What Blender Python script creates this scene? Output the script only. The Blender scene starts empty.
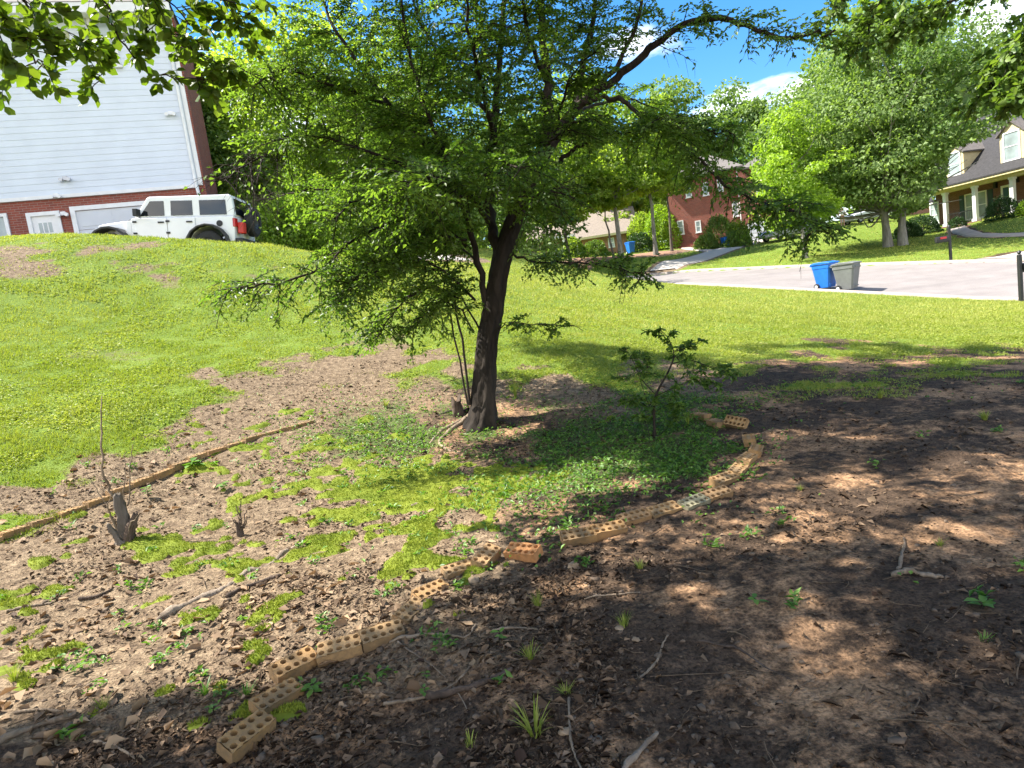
import bpy, bmesh, math, random
import numpy as np
from mathutils import Vector, Matrix

R = math.radians
rng = np.random.default_rng(7)
random.seed(7)
scene = bpy.context.scene

# ------------------------------------------------------------------ camera
W, H, F = 1024, 768, 640.0
CAM = np.array([0.0, 0.0, 1.4])
PITCH, ROLL = R(6.6), 0.14
fw = np.array([0, math.cos(PITCH), -math.sin(PITCH)])
u0 = np.array([0, math.sin(PITCH), math.cos(PITCH)])
r0 = np.array([1.0, 0, 0])
RT = r0 * math.cos(ROLL) - u0 * math.sin(ROLL)
UP = u0 * math.cos(ROLL) + r0 * math.sin(ROLL)
cd = bpy.data.cameras.new('camera')
cam = bpy.data.objects.new('camera', cd)
scene.collection.objects.link(cam)
cd.sensor_width = 36
cd.lens = F / W * 36
cd.clip_start = 0.05
cd.clip_end = 2000
cam.matrix_world = Matrix(((RT[0], UP[0], -fw[0], CAM[0]), (RT[1], UP[1], -fw[1], CAM[1]), (RT[2], UP[2], -fw[2], CAM[2]), (0, 0, 0, 1)))
scene.camera = cam

# ------------------------------------------------------------------ light
SUN_EL, SUN_H = R(54), np.array([-0.97, 0.24])          # the sun stands high over the bank beside the white house
SUN_H = SUN_H / np.linalg.norm(SUN_H)
TO_SUN = np.array([SUN_H[0] * math.cos(SUN_EL), SUN_H[1] * math.cos(SUN_EL), math.sin(SUN_EL)])
sl = bpy.data.lights.new('sun', 'SUN')
sl.energy = 5.0
sl.angle = R(0.53)
sl.color = (1.0, 0.95, 0.86)
sun = bpy.data.objects.new('sun', sl)
scene.collection.objects.link(sun)
sun.location = (-20, 5, 30)
sun.rotation_euler = Vector(TO_SUN).to_track_quat('Z', 'Y').to_euler()

world = bpy.data.worlds.new('World')
scene.world = world
world.use_nodes = True
nt = world.node_tree
bg = nt.nodes['Background']
sky = nt.nodes.new('ShaderNodeTexSky')
sky.sky_type = 'NISHITA'
sky.sun_disc = False
sky.sun_elevation = SUN_EL
sky.sun_rotation = math.atan2(SUN_H[0], SUN_H[1])
sky.air_density = 1.0
sky.dust_density = 0.3
sky.ozone_density = 3.0
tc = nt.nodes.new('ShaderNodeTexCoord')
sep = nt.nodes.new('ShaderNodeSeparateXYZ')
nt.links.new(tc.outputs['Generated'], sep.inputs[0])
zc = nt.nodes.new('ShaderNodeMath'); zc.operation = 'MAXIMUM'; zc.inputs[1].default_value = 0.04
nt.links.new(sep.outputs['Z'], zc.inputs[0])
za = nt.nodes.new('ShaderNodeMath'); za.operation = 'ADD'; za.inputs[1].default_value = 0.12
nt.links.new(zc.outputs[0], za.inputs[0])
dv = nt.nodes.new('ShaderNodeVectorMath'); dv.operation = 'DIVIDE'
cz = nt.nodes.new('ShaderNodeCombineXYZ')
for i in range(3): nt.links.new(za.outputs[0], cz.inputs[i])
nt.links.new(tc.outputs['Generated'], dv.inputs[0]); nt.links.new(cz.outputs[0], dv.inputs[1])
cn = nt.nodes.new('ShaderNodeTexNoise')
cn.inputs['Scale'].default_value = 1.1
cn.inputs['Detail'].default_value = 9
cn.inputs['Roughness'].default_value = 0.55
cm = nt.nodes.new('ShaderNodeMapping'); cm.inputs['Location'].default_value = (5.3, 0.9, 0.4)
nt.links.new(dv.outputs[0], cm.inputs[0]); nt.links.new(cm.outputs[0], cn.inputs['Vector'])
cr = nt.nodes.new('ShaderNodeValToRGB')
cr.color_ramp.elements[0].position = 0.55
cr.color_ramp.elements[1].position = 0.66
bk1 = nt.nodes.new('ShaderNodeMath'); bk1.operation = 'MULTIPLY_ADD'; bk1.inputs[1].default_value = -.22; bk1.inputs[2].default_value = -.02; bk1.use_clamp = True  # extra clouds added behind the camera, out of view, as neutral fill light
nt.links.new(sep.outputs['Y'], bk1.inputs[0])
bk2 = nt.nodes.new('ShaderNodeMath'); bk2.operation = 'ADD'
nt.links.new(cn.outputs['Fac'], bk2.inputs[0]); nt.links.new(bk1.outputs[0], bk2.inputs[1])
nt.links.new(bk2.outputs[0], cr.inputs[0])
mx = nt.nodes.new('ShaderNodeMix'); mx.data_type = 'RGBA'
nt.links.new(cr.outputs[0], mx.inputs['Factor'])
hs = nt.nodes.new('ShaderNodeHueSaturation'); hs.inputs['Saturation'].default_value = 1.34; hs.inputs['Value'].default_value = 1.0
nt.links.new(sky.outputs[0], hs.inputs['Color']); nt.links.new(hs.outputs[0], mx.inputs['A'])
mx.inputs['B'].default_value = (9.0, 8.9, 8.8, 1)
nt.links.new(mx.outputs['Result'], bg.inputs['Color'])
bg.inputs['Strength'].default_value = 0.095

scene.view_settings.view_transform = 'Standard'
scene.view_settings.look = 'None'
scene.view_settings.gamma = 1.0
scene.view_settings.exposure = 1.65
scene.render.film_transparent = False
cy = scene.cycles
cy.max_bounces = 6; cy.diffuse_bounces = 3; cy.glossy_bounces = 2; cy.transmission_bounces = 4; cy.transparent_max_bounces = 4
cy.caustics_reflective = False; cy.caustics_refractive = False
cy.use_denoising = True
cy.sample_clamp_indirect = 4.0
cy.use_adaptive_sampling = True
cy.adaptive_threshold = 0.02
cd.dof.use_dof = False

# ------------------------------------------------------------------ geometry of the view
def ray(px, py):
    return fw + (px - W / 2) / F * RT + (H / 2 - py) / F * UP

def at(px, py, d):
    return CAM + d * ray(px, py)

def project(P):
    P = np.asarray(P, float)
    q = P - CAM
    d = q @ fw
    dd = np.where(np.abs(d) < 1e-6, 1e-6, d)
    return W / 2 + F * (q @ RT) / dd, H / 2 - F * (q @ UP) / dd, d

# ------------------------------------------------------------------ noise
def _hash(ix, iy, seed):
    n = (ix.astype(np.int64) * 374761393 + iy.astype(np.int64) * 668265263 + seed * 2147483647) & 0xFFFFFFFF
    n = ((n ^ (n >> 13)) * 1274126177) & 0xFFFFFFFF
    n = n ^ (n >> 16)
    return (n & 0xFFFF) / 65535.0

def vnoise(x, y, s, seed=0):
    x = np.asarray(x, float) / s; y = np.asarray(y, float) / s
    ix = np.floor(x); iy = np.floor(y)
    fx = x - ix; fy = y - iy
    fx = fx * fx * (3 - 2 * fx); fy = fy * fy * (3 - 2 * fy)
    a = _hash(ix, iy, seed); b = _hash(ix + 1, iy, seed); c = _hash(ix, iy + 1, seed); d = _hash(ix + 1, iy + 1, seed)
    return (a * (1 - fx) + b * fx) * (1 - fy) + (c * (1 - fx) + d * fx) * fy

def fbm(x, y, s, seed=0, n=3):
    t = 0; amp = 1; tot = 0
    for k in range(n):
        t = t + amp * vnoise(x, y, s / 2 ** k, seed + k * 17); tot += amp; amp *= .5
    return t / tot

def sstep(a, b, x):
    t = np.clip((np.asarray(x, float) - a) / (b - a), 0, 1)
    return t * t * (3 - 2 * t)

# ------------------------------------------------------------------ terrain
ctrl = []
for px, py, d in [
    (525, 556, 3.55), (240, 748, 2.35), (480, 428, 7.0), (750, 450, 4.95), (700, 414, 6.3), (395, 412, 7.5), (0, 542, 4.7), (200, 457, 6.3),
    (1000, 345, 9.3), (900, 320, 13.5), (900, 297, 21.5), (650, 300, 18), (650, 335, 11), (560, 280, 24), (560, 350, 9.5),
    (300, 300, 13), (300, 350, 10), (300, 400, 8), (150, 300, 12.5), (150, 400, 7.6), (20, 300, 11.6), (20, 400, 7.5), (20, 480, 5.6),
    (0, 239, 15.6), (60, 236, 16.2), (140, 238, 16.4), (200, 241, 16.4), (270, 244, 16.6), (400, 262, 17), (480, 300, 14), (480, 268, 22),
    (640, 258, 49), (806, 259, 36), (897, 246, 40), (945, 229, 49), (1015, 212, 44), (850, 226, 56), (755, 242, 58), (690, 249, 58), (580, 258, 56), (700, 262, 46),
    (850, 247, 44), (950, 247, 35), (1024, 240, 34),
]:
    ctrl.append(at(px, py, d))
for p in [(-11.5, 19.3, 4.1), (-8, 19.3, 3.75), (-6, 19.5, 3.5), (-8, 24, 3.9), (-16, 20, 4.8), (-4, 26, 4.2), (0, 34, 4.6), (-14, 34, 4.6), (-25, 10, 4.5), (-25, 25, 4.8),
          (0, 0, 0.0), (3, 1, -.02), (6, 3, -.1), (-3, 0, .12), (0, -6, 0), (8, -6, -.2), (-9, -4, .5), (-30, -30, 1), (30, -30, -1), (0, -60, 0), (20, 5, -1.0), (30, 8, -1.2),
          (-60, 60, 6), (-40, 100, 8), (0, 80, 7), (0, 140, 9), (60, 120, 9), (45, 75, 6), (80, 60, 5), (80, 20, 0), (140, 140, 9), (-120, 140, 9), (0, 300, 9), (200, 300, 9), (-200, 300, 9), (250, 0, 0), (-250, 0, 4), (250, -100, 0), (-250, -100, 2), (0, -100, 0), (30, 75, 5.4), (12, 100, 8)]:
    ctrl.append(np.array(p, float))
ctrl = np.array(ctrl)

def tps_k(r2):
    return np.where(r2 > 1e-12, 0.5 * r2 * np.log(np.maximum(r2, 1e-12)), 0.0)

def warp(x, y):
    # compress distance so near detail and the far field weigh alike
    r = np.sqrt(x * x + (y - 3) ** 2) + 1e-9
    k = 10 * np.log1p(r / 10) / r
    return x * k, (y - 3) * k

_cx, _cy = warp(ctrl[:, 0], ctrl[:, 1])
_n = len(ctrl)
_A = np.zeros((_n + 3, _n + 3))
_r2 = (_cx[:, None] - _cx[None]) ** 2 + (_cy[:, None] - _cy[None]) ** 2
_A[:_n, :_n] = tps_k(_r2) + np.eye(_n) * 0.15
_A[:_n, _n] = 1; _A[:_n, _n + 1] = _cx; _A[:_n, _n + 2] = _cy
_A[_n, :_n] = 1; _A[_n + 1, :_n] = _cx; _A[_n + 2, :_n] = _cy
_w = np.linalg.solve(_A, np.concatenate([ctrl[:, 2], [0, 0, 0]]))

def base_z(x, y):
    wx, wy = warp(x, y)
    z = _w[_n] + _w[_n + 1] * wx + _w[_n + 2] * wy
    for i in range(_n):
        z = z + _w[i] * tps_k((wx - _cx[i]) ** 2 + (wy - _cy[i]) ** 2)
    return z

# street: straight strip between two kerb lines
ST_N = np.array([0.783, 0.622]); ST_T = np.array([-0.622, 0.783])
ST_A, ST_B = 25.5, 33.5
_ns = [-60, -10, 0, 6.5, 11.6, 17.9, 26, 40, 80, 150]
_nz = [-5, -2.0, -1.3, -.5, .33, 1.35, 2.0, 2.5, 3.5, 5]
_fs = [-60, -10, 0, 7.7, 10.3, 17, 23.5, 40, 80, 150]
_fz = [-4.5, -1.2, -.25, .45, .75, 1.5, 2.15, 2.9, 3.8, 5.2]

def street_z(s, n):
    t = np.clip((n - ST_A) / (ST_B - ST_A), 0, 1)
    return np.interp(s, _ns, _nz) * (1 - t) + np.interp(s, _fs, _fz) * t

def sn(x, y):
    return ST_T[0] * x + ST_T[1] * y, ST_N[0] * x + ST_N[1] * y

def macro_z(x, y):
    x = np.asarray(x, float); y = np.asarray(y, float)
    z = base_z(x, y)
    s, n = sn(x, y)
    sz = street_z(s, n)
    dist = np.maximum(np.maximum(ST_A - n, n - ST_B), 0)
    k = sstep(4.5, 0.2, dist)
    z = z * (1 - k) + (sz + 0.05) * k
    inside = sstep(-0.05, -0.2, np.maximum(ST_A - n, n - ST_B))
    return z - inside * 0.16

def micro_z(x, y):
    x = np.asarray(x, float); y = np.asarray(y, float)
    r = np.sqrt(x * x + y * y)
    f = sstep(14, 6, r)
    z = (fbm(x, y, .55, 3) - .5) * .05 + (fbm(x, y, .16, 9) - .5) * .032 + (vnoise(x, y, .06, 31) - .5) * .016
    return z * f + (fbm(x, y, 1.8, 5) - .5) * .06 * sstep(30, 8, r)

def gz(x, y):
    return macro_z(x, y) + micro_z(x, y)

def hit(px, py, lo=1.2, hi=90):
    """where a line of sight meets the ground"""
    ds = np.geomspace(lo, hi, 500)
    P = CAM + ds[:, None] * ray(px, py)
    g = P[:, 2] - gz(P[:, 0], P[:, 1])
    k = np.where(g < 0)[0]
    if len(k) == 0: return P[-1]
    i = max(k[0], 1)
    t = g[i - 1] / (g[i - 1] - g[i])
    p = P[i - 1] * (1 - t) + P[i] * t
    p[2] = float(gz(p[0], p[1]))
    return p

# ------------------------------------------------------------------ scene helpers
COL = scene.collection

def tag(o, label=None, cat=None, group=None, kind=None):
    if label: o['label'] = label
    if cat: o['category'] = cat
    if group: o['group'] = group
    if kind: o['kind'] = kind
    return o

def thing(name, label, cat, loc=(0, 0, 0), rotz=0.0, group=None, rot=None):
    o = bpy.data.objects.new(name, None)
    COL.objects.link(o)
    o.empty_display_size = .1
    o.location = [float(v) for v in loc]
    o.rotation_euler = rot if rot is not None else (0, 0, rotz)
    return tag(o, label, cat, group)

def mesh_np(name, V, Fc, mat, parent=None, tint=None, smooth=False, attrs=None):
    """V (n,3), Fc (m,k) with constant k"""
    V = np.ascontiguousarray(V, np.float32); Fc = np.ascontiguousarray(Fc, np.int32)
    me = bpy.data.meshes.new(name)
    m, k = Fc.shape
    me.vertices.add(len(V)); me.vertices.foreach_set('co', V.ravel())
    me.loops.add(m * k); me.loops.foreach_set('vertex_index', Fc.ravel())
    me.polygons.add(m)
    me.polygons.foreach_set('loop_start', np.arange(0, m * k, k, dtype=np.int32))
    me.polygons.foreach_set('loop_total', np.full(m, k, np.int32))
    if smooth: me.polygons.foreach_set('use_smooth', np.ones(m, bool))
    me.update(calc_edges=True)
    if tint is not None:
        a = me.attributes.new('tint', 'FLOAT', 'FACE'); a.data.foreach_set('value', np.ascontiguousarray(tint, np.float32))
    if attrs:
        for kx, vv in attrs.items():
            a = me.attributes.new(kx, 'FLOAT', 'POINT'); a.data.foreach_set('value', np.ascontiguousarray(vv, np.float32))
    me.materials.append(mat)
    o = bpy.data.objects.new(name, me)
    COL.objects.link(o)
    if parent: o.parent = parent
    return o

class MB:
    """collects shapes for ONE mesh"""
    def __init__(s): s.v = []; s.f = []
    def add(s, V, Fc):
        b = len(s.v); s.v += [tuple(map(float, p)) for p in V]; s.f += [tuple(i + b for i in f) for f in Fc]; return s
    def box(s, x0, x1, y0, y1, z0, z1):
        V = [(x, y, z) for z in (z0, z1) for y in (y0, y1) for x in (x0, x1)]
        return s.add(V, [(0, 2, 3, 1), (4, 5, 7, 6), (0, 1, 5, 4), (2, 6, 7, 3), (0, 4, 6, 2), (1, 3, 7, 5)])
    def prism(s, poly, a, b, axis='y'):
        """polygon in the plane across the axis, extruded from a to b"""
        n = len(poly)
        def P(p, t):
            return {'y': (p[0], t, p[1]), 'x': (t, p[0], p[1]), 'z': (p[0], p[1], t)}[axis]
        V = [P(p, a) for p in poly] + [P(p, b) for p in poly]
        Fc = [tuple(range(n)), tuple(range(2 * n - 1, n - 1, -1))] + [(i, (i + 1) % n, n + (i + 1) % n, n + i)[::-1] for i in range(n)]
        return s.add(V, Fc)
    def tube(s, pts, rad, n=8, cap=True):
        V, Fc = tube_arrays(pts, rad, n)
        Fc = [tuple(f) for f in Fc]
        if cap:
            Fc.append(tuple(range(n))[::-1]); m = len(V); Fc.append(tuple(range(m - n, m)))
        return s.add(V, Fc)
    def cyl(s, c, r, a, b, axis='y', n=24):
        V = []
        for t in (a, b):
            for i in range(n):
                q = 2 * math.pi * i / n; p, w = r * math.cos(q), r * math.sin(q)
                V.append({'y': (c[0] + p, t, c[1] + w), 'x': (t, c[0] + p, c[1] + w), 'z': (c[0] + p, c[1] + w, t)}[axis])
        return s.add(V, [tuple(range(n)), tuple(range(2 * n - 1, n - 1, -1))] + [(i, n + i, n + (i + 1) % n, (i + 1) % n) for i in range(n)])
    def lathe(s, prof, c=(0, 0), axis='y', n=28):
        """profile of (radius, along the axis)"""
        V = []
        for r, t in prof:
            for i in range(n):
                q = 2 * math.pi * i / n; p, w = r * math.cos(q), r * math.sin(q)
                V.append({'y': (c[0] + p, t, c[1] + w), 'x': (t, c[0] + p, c[1] + w), 'z': (c[0] + p, c[1] + w, t)}[axis])
        Fc = []
        for k in range(len(prof) - 1):
            for i in range(n):
                j = (i + 1) % n
                Fc.append((k * n + i, k * n + j, (k + 1) * n + j, (k + 1) * n + i))
        return s.add(V, Fc)
    def build(s, name, mat, parent=None, smooth=False, bevel=0, seg=2, angle=40):
        me = bpy.data.meshes.new(name)
        me.from_pydata(s.v, [], s.f)
        bm = bmesh.new(); bm.from_mesh(me)
        bmesh.ops.recalc_face_normals(bm, faces=bm.faces)
        bm.to_mesh(me); bm.free()
        me.update()
        me.materials.append(mat)
        o = bpy.data.objects.new(name, me)
        COL.objects.link(o)
        if parent: o.parent = parent
        if smooth:
            for p in me.polygons: p.use_smooth = True
            me.set_sharp_from_angle(angle=R(angle))
        if bevel:
            m = o.modifiers.new('bevel', 'BEVEL'); m.width = bevel; m.segments = seg; m.limit_method = 'ANGLE'; m.angle_limit = R(35)
        return o

def tube_arrays(pts, rad, n=8):
    pts = np.asarray(pts, float); m = len(pts)
    rad = np.broadcast_to(np.asarray(rad, float), (m,))
    T = np.gradient(pts, axis=0); T /= np.linalg.norm(T, axis=1)[:, None] + 1e-12
    ref = np.array([0.31, 0.17, 0.93]) if abs(T[0, 2]) < .8 else np.array([.95, .2, .1])
    A = np.cross(T, ref); A /= np.linalg.norm(A, axis=1)[:, None] + 1e-12
    B = np.cross(T, A)
    q = np.arange(n) * 2 * math.pi / n
    V = pts[:, None] + rad[:, None, None] * (A[:, None] * np.cos(q)[None, :, None] + B[:, None] * np.sin(q)[None, :, None])
    V = V.reshape(-1, 3)
    i = np.arange(m - 1)[:, None] * n; j = np.arange(n)[None]; j2 = (j + 1) % n
    Fc = np.stack([i + j, i + j2, i + n + j2, i + n + j], -1).reshape(-1, 4)
    return V, Fc

class NB:
    """numpy mesh collector, constant face size"""
    def __init__(s): s.V = []; s.F = []; s.T = []; s.n = 0
    def add(s, V, Fc, t=None):
        if len(V) == 0: return
        s.V.append(np.asarray(V, np.float32)); s.F.append(np.asarray(Fc) + s.n); s.n += len(V)
        if t is not None: s.T.append(np.broadcast_to(np.asarray(t, np.float32), (len(Fc),)))
    def tube(s, pts, rad, n=6):
        V, Fc = tube_arrays(pts, rad, n); s.add(V, Fc, 0.5)
    def build(s, name, mat, parent=None, off=None, smooth=False):
        V = np.concatenate(s.V); Fc = np.concatenate(s.F)
        if off is not None: V = V - np.asarray(off, np.float32)
        return mesh_np(name, V, Fc, mat, parent, np.concatenate(s.T) if s.T else None, smooth)

def norm(a):
    a = np.asarray(a, float)
    return a / (np.linalg.norm(a, axis=-1, keepdims=True) + 1e-12)

def leaves(P, D, N, L, Wd, fold=.18, droop=.12, wide=.45):
    """folded leaves: two triangles each, hinged on the midrib"""
    P = np.asarray(P, float); n = len(P)
    D = norm(D); S = norm(np.cross(D, N)); N = np.cross(S, D)
    L = np.broadcast_to(np.asarray(L, float), (n,))[:, None]; Wd = np.broadcast_to(np.asarray(Wd, float), (n,))[:, None]
    a = P; b = P + D * L * wide + S * Wd * .5 + N * L * fold; c = P + D * L - N * L * droop; d = P + D * L * wide - S * Wd * .5 + N * L * fold
    V = np.stack([a, b, c, d], 1).reshape(-1, 3)
    i = np.arange(n)[:, None] * 4
    Fc = np.concatenate([i + [0, 2, 1], i + [0, 3, 2]], 1).reshape(-1, 3)
    return V, Fc

def leaves6(P, D, N, L, Wd, fold=.12, droop=.15):
    """broader leaf blades with rounded shoulders: four triangles each"""
    P = np.asarray(P, float); n = len(P)
    D = norm(D); S = norm(np.cross(D, N)); N = np.cross(S, D)
    L = np.broadcast_to(np.asarray(L, float), (n,))[:, None]; Wd = np.broadcast_to(np.asarray(Wd, float), (n,))[:, None]
    a = P; m = P + D * L * .5
    b1 = P + D * L * .28 + S * Wd * .42 + N * L * fold * .8; b2 = P + D * L * .68 + S * Wd * .46 + N * L * (fold - droop * .4)
    d1 = P + D * L * .28 - S * Wd * .42 + N * L * fold * .8; d2 = P + D * L * .68 - S * Wd * .46 + N * L * (fold - droop * .4)
    c = P + D * L - N * L * droop
    V = np.stack([a, b1, b2, c, d2, d1], 1).reshape(-1, 3)
    i = np.arange(n)[:, None] * 6
    Fc = np.concatenate([i + [0, 2, 1], i + [0, 3, 2], i + [0, 4, 3], i + [0, 5, 4]], 1).reshape(-1, 3)
    return V, Fc

def rand_unit(n):
    return norm(rng.normal(size=(n, 3)))

# ------------------------------------------------------------------ materials
def new_mat(name):
    m = bpy.data.materials.new(name); m.use_nodes = True
    t = m.node_tree
    return m, t, t.nodes['Principled BSDF']

def node(t, typ, **kw):
    n = t.nodes.new(typ)
    for k, v in kw.items():
        if k in n.inputs.keys(): n.inputs[k].default_value = v
        else: setattr(n, k, v)
    return n

def ramp(t, fac, stops, interp='LINEAR'):
    r = t.nodes.new('ShaderNodeValToRGB'); r.color_ramp.interpolation = interp
    e = r.color_ramp.elements
    while len(e) < len(stops): e.new(0.5)
    for i, (p, c) in enumerate(stops):
        e[i].position = p; e[i].color = (*c, 1) if len(c) == 3 else c
    t.links.new(fac, r.inputs[0])
    return r.outputs[0]

def mixc(t, fac, a, b, blend='MIX'):
    m = t.nodes.new('ShaderNodeMix'); m.data_type = 'RGBA'; m.blend_type = blend
    for sock, v in ((m.inputs['Factor'], fac), (m.inputs['A'], a), (m.inputs['B'], b)):
        if isinstance(v, (int, float)): sock.default_value = v
        elif isinstance(v, tuple): sock.default_value = (*v, 1) if len(v) == 3 else v
        else: t.links.new(v, sock)
    return m.outputs['Result']

def math_n(t, op, a, b=None):
    m = t.nodes.new('ShaderNodeMath'); m.operation = op
    for i, v in enumerate((a, b)):
        if v is None: continue
        if isinstance(v, (int, float)): m.inputs[i].default_value = v
        else: t.links.new(v, m.inputs[i])
    return m.outputs[0]

def coords(t, kind='Object'):
    return t.nodes.new('ShaderNodeTexCoord').outputs[kind]

def noise(t, vec, scale, detail=4, rough=.55, dist=0):
    n = node(t, 'ShaderNodeTexNoise', Scale=scale, Detail=detail, Roughness=rough, Distortion=dist)
    t.links.new(vec, n.inputs['Vector'])
    return n.outputs['Fac']

def bump(t, b, height, strength, dist=.02):
    n = node(t, 'ShaderNodeBump', Strength=strength, Distance=dist)
    t.links.new(height, n.inputs['Height']); t.links.new(n.outputs[0], b.inputs['Normal'])

def attr(t, name):
    a = t.nodes.new('ShaderNodeAttribute'); a.attribute_name = name
    return a.outputs['Fac']

def plain(name, col, rough=.6, var=.12, scale=6, metal=0, spec=.5, bstr=0, bscale=40):
    m, t, b = new_mat(name)
    co = coords(t)
    n = noise(t, co, scale, 5)
    lo = tuple(c * (1 - var) for c in col); hi = tuple(min(1, c * (1 + var)) for c in col)
    t.links.new(ramp(t, n, [(.3, lo), (.7, hi)]), b.inputs['Base Color'])
    b.inputs['Roughness'].default_value = rough; b.inputs['Metallic'].default_value = metal
    b.inputs['Specular IOR Level'].default_value = spec
    if bstr: bump(t, b, noise(t, co, bscale, 4), bstr)
    return m

def leaf_mat(name, dark, light, trans=.35, rough=.45, spec=.4, tcol=None):
    m, t, b = new_mat(name)
    c = ramp(t, attr(t, 'tint'), [(0, dark), (1, light)])
    t.links.new(c, b.inputs['Base Color'])
    b.inputs['Roughness'].default_value = rough; b.inputs['Specular IOR Level'].default_value = spec
    tr = t.nodes.new('ShaderNodeBsdfTranslucent')
    tc_ = mixc(t, 1.0, c, tcol or (1.5, 1.6, .55), 'MULTIPLY')
    t.links.new(tc_, tr.inputs['Color'])
    ms = t.nodes.new('ShaderNodeMixShader'); ms.inputs[0].default_value = trans
    t.links.new(b.outputs[0], ms.inputs[1]); t.links.new(tr.outputs[0], ms.inputs[2])
    t.links.new(ms.outputs[0], t.nodes['Material Output'].inputs['Surface'])
    return m

def bark_mat(name, dark, light, scale=9, bstr=.9):
    m, t, b = new_mat(name)
    co = coords(t)
    mp = node(t, 'ShaderNodeMapping'); mp.inputs['Scale'].default_value = (1, 1, .22)
    t.links.new(co, mp.inputs[0])
    n = noise(t, mp.outputs[0], scale, 7, .65, .4)
    t.links.new(ramp(t, n, [(.32, dark), (.68, light)]), b.inputs['Base Color'])
    b.inputs['Roughness'].default_value = .9; b.inputs['Specular IOR Level'].default_value = .2
    bump(t, b, n, bstr, .03)
    return m

def brick_mat(name, a, b_, mortar, bw=.22, bh=.075):
    m, t, b = new_mat(name)
    co = coords(t)
    s = t.nodes.new('ShaderNodeSeparateXYZ'); t.links.new(co, s.inputs[0])
    xy = math_n(t, 'ADD', s.outputs[0], s.outputs[1])
    cb = t.nodes.new('ShaderNodeCombineXYZ'); t.links.new(xy, cb.inputs[0]); t.links.new(s.outputs[2], cb.inputs[1])
    br = node(t, 'ShaderNodeTexBrick', Scale=1.0)
    br.inputs['Brick Width'].default_value = bw; br.inputs['Row Height'].default_value = bh; br.inputs['Mortar Size'].default_value = .008
    br.inputs['Color1'].default_value = (*a, 1); br.inputs['Color2'].default_value = (*b_, 1); br.inputs['Mortar'].default_value = (*mortar, 1)
    t.links.new(cb.outputs[0], br.inputs['Vector'])
    n = noise(t, co, 1.3, 5)
    c = mixc(t, ramp(t, n, [(.35, (0, 0, 0)), (.75, (.45, .45, .45))]), br.outputs[0], tuple(x * .6 for x in a))
    t.links.new(c, b.inputs['Base Color'])
    b.inputs['Roughness'].default_value = .85
    bump(t, b, br.outputs['Fac'], -.3, .01)
    return m

def glass_mat(name, col=(.02, .025, .03), rough=.06):
    m, t, b = new_mat(name)
    n = noise(t, coords(t), 1.2, 2)
    t.links.new(ramp(t, n, [(.3, tuple(c * .6 for c in col)), (.7, col)]), b.inputs['Base Color'])
    b.inputs['Roughness'].default_value = rough; b.inputs['Specular IOR Level'].default_value = .8
    return m

M = {}
M['bark'] = bark_mat('dark bark', (.009, .007, .0055), (.05, .039, .030), 9)
M['twig'] = bark_mat('twig bark', (.013, .010, .008), (.055, .042, .032), 14)
M['pale_bark'] = bark_mat('pale bark', (.11, .10, .085), (.33, .31, .27), 6)
M['brown_bark'] = bark_mat('brown bark', (.06, .05, .04), (.2, .17, .14), 5)
M['dead_wood'] = bark_mat('weathered dead wood', (.10, .07, .047), (.33, .255, .18), 12)
M['dark_wood'] = bark_mat('damp dead wood', (.035, .026, .02), (.14, .10, .075), 12)
M['twig_dry'] = bark_mat('dry litter twig', (.06, .04, .026), (.22, .155, .10), 20)
M['root'] = bark_mat('grey exposed root', (.10, .075, .055), (.36, .285, .215), 9)
M['leaf_main'] = leaf_mat('elm leaf', (.052, .108, .02), (.16, .24, .048), .54)
M['leaf_oak'] = leaf_mat('oak leaf', (.06, .11, .012), (.17, .23, .03), .5)
M['leaf_bright'] = leaf_mat('yellow green leaf', (.12, .19, .025), (.32, .40, .075), .6)
M['leaf_mid'] = leaf_mat('green leaf', (.06, .12, .02), (.19, .27, .06), .4)
M['leaf_pale'] = leaf_mat('pale green leaf', (.085, .15, .038), (.24, .325, .11), .4, .55, .25)
M['leaf_dark'] = leaf_mat('dark green leaf', (.015, .045, .012), (.05, .10, .028), .3)
M['leaf_lime'] = leaf_mat('lime leaf', (.15, .25, .02), (.30, .42, .05), .45)
M['grass'] = leaf_mat('lawn grass blade', (.16, .22, .024), (.39, .385, .11), .35, .55, .25)
M['weed'] = leaf_mat('weed leaf', (.05, .13, .02), (.16, .28, .05), .35)
M['moss'] = leaf_mat('moss', (.10, .14, .013), (.31, .34, .05), .15, .8, .1)
M['dead_leaf'] = leaf_mat('dead leaf', (.045, .024, .014), (.40, .27, .16), .12, .75, .25, (1.2, 1, .7))
M['chip'] = leaf_mat('soil litter', (.035, .022, .014), (.32, .225, .15), .0, .9, .1)
M['soil_clod'] = plain('soil clod', (.12, .084, .056), .95, .4, 30)
M['stone'] = plain('stone', (.26, .185, .115), .85, .35, 25, bstr=.4)
M['white_trim'] = plain('white painted trim', (.74, .74, .73), .45, .06)
M['cream_trim'] = plain('cream painted trim', (.62, .52, .30), .5, .08)
M['siding'] = plain('pale blue white lap siding', (.62, .67, .74), .5, .05, 1.5)
M['garage'] = plain('white garage door', (.58, .60, .63), .5, .05, 2)
M['brick_red'] = brick_mat('red brick', (.30, .07, .04), (.19, .045, .03), (.27, .19, .16))
M['brick_dark'] = brick_mat('dark red brick', (.20, .075, .055), (.13, .05, .04), (.22, .16, .14))
M['brick_orange'] = brick_mat('orange brick', (.38, .17, .09), (.30, .12, .07), (.38, .3, .24))
M['brick_pink'] = brick_mat('pink brick', (.45, .25, .2), (.38, .2, .16), (.45, .38, .34))
M['roof_dark'] = plain('charcoal shingles', (.030, .028, .029), .9, .4, 8, bstr=.5, bscale=14)
M['roof_grey'] = plain('grey brown shingles', (.12, .105, .095), .9, .25, 6, bstr=.4, bscale=14)
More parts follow.
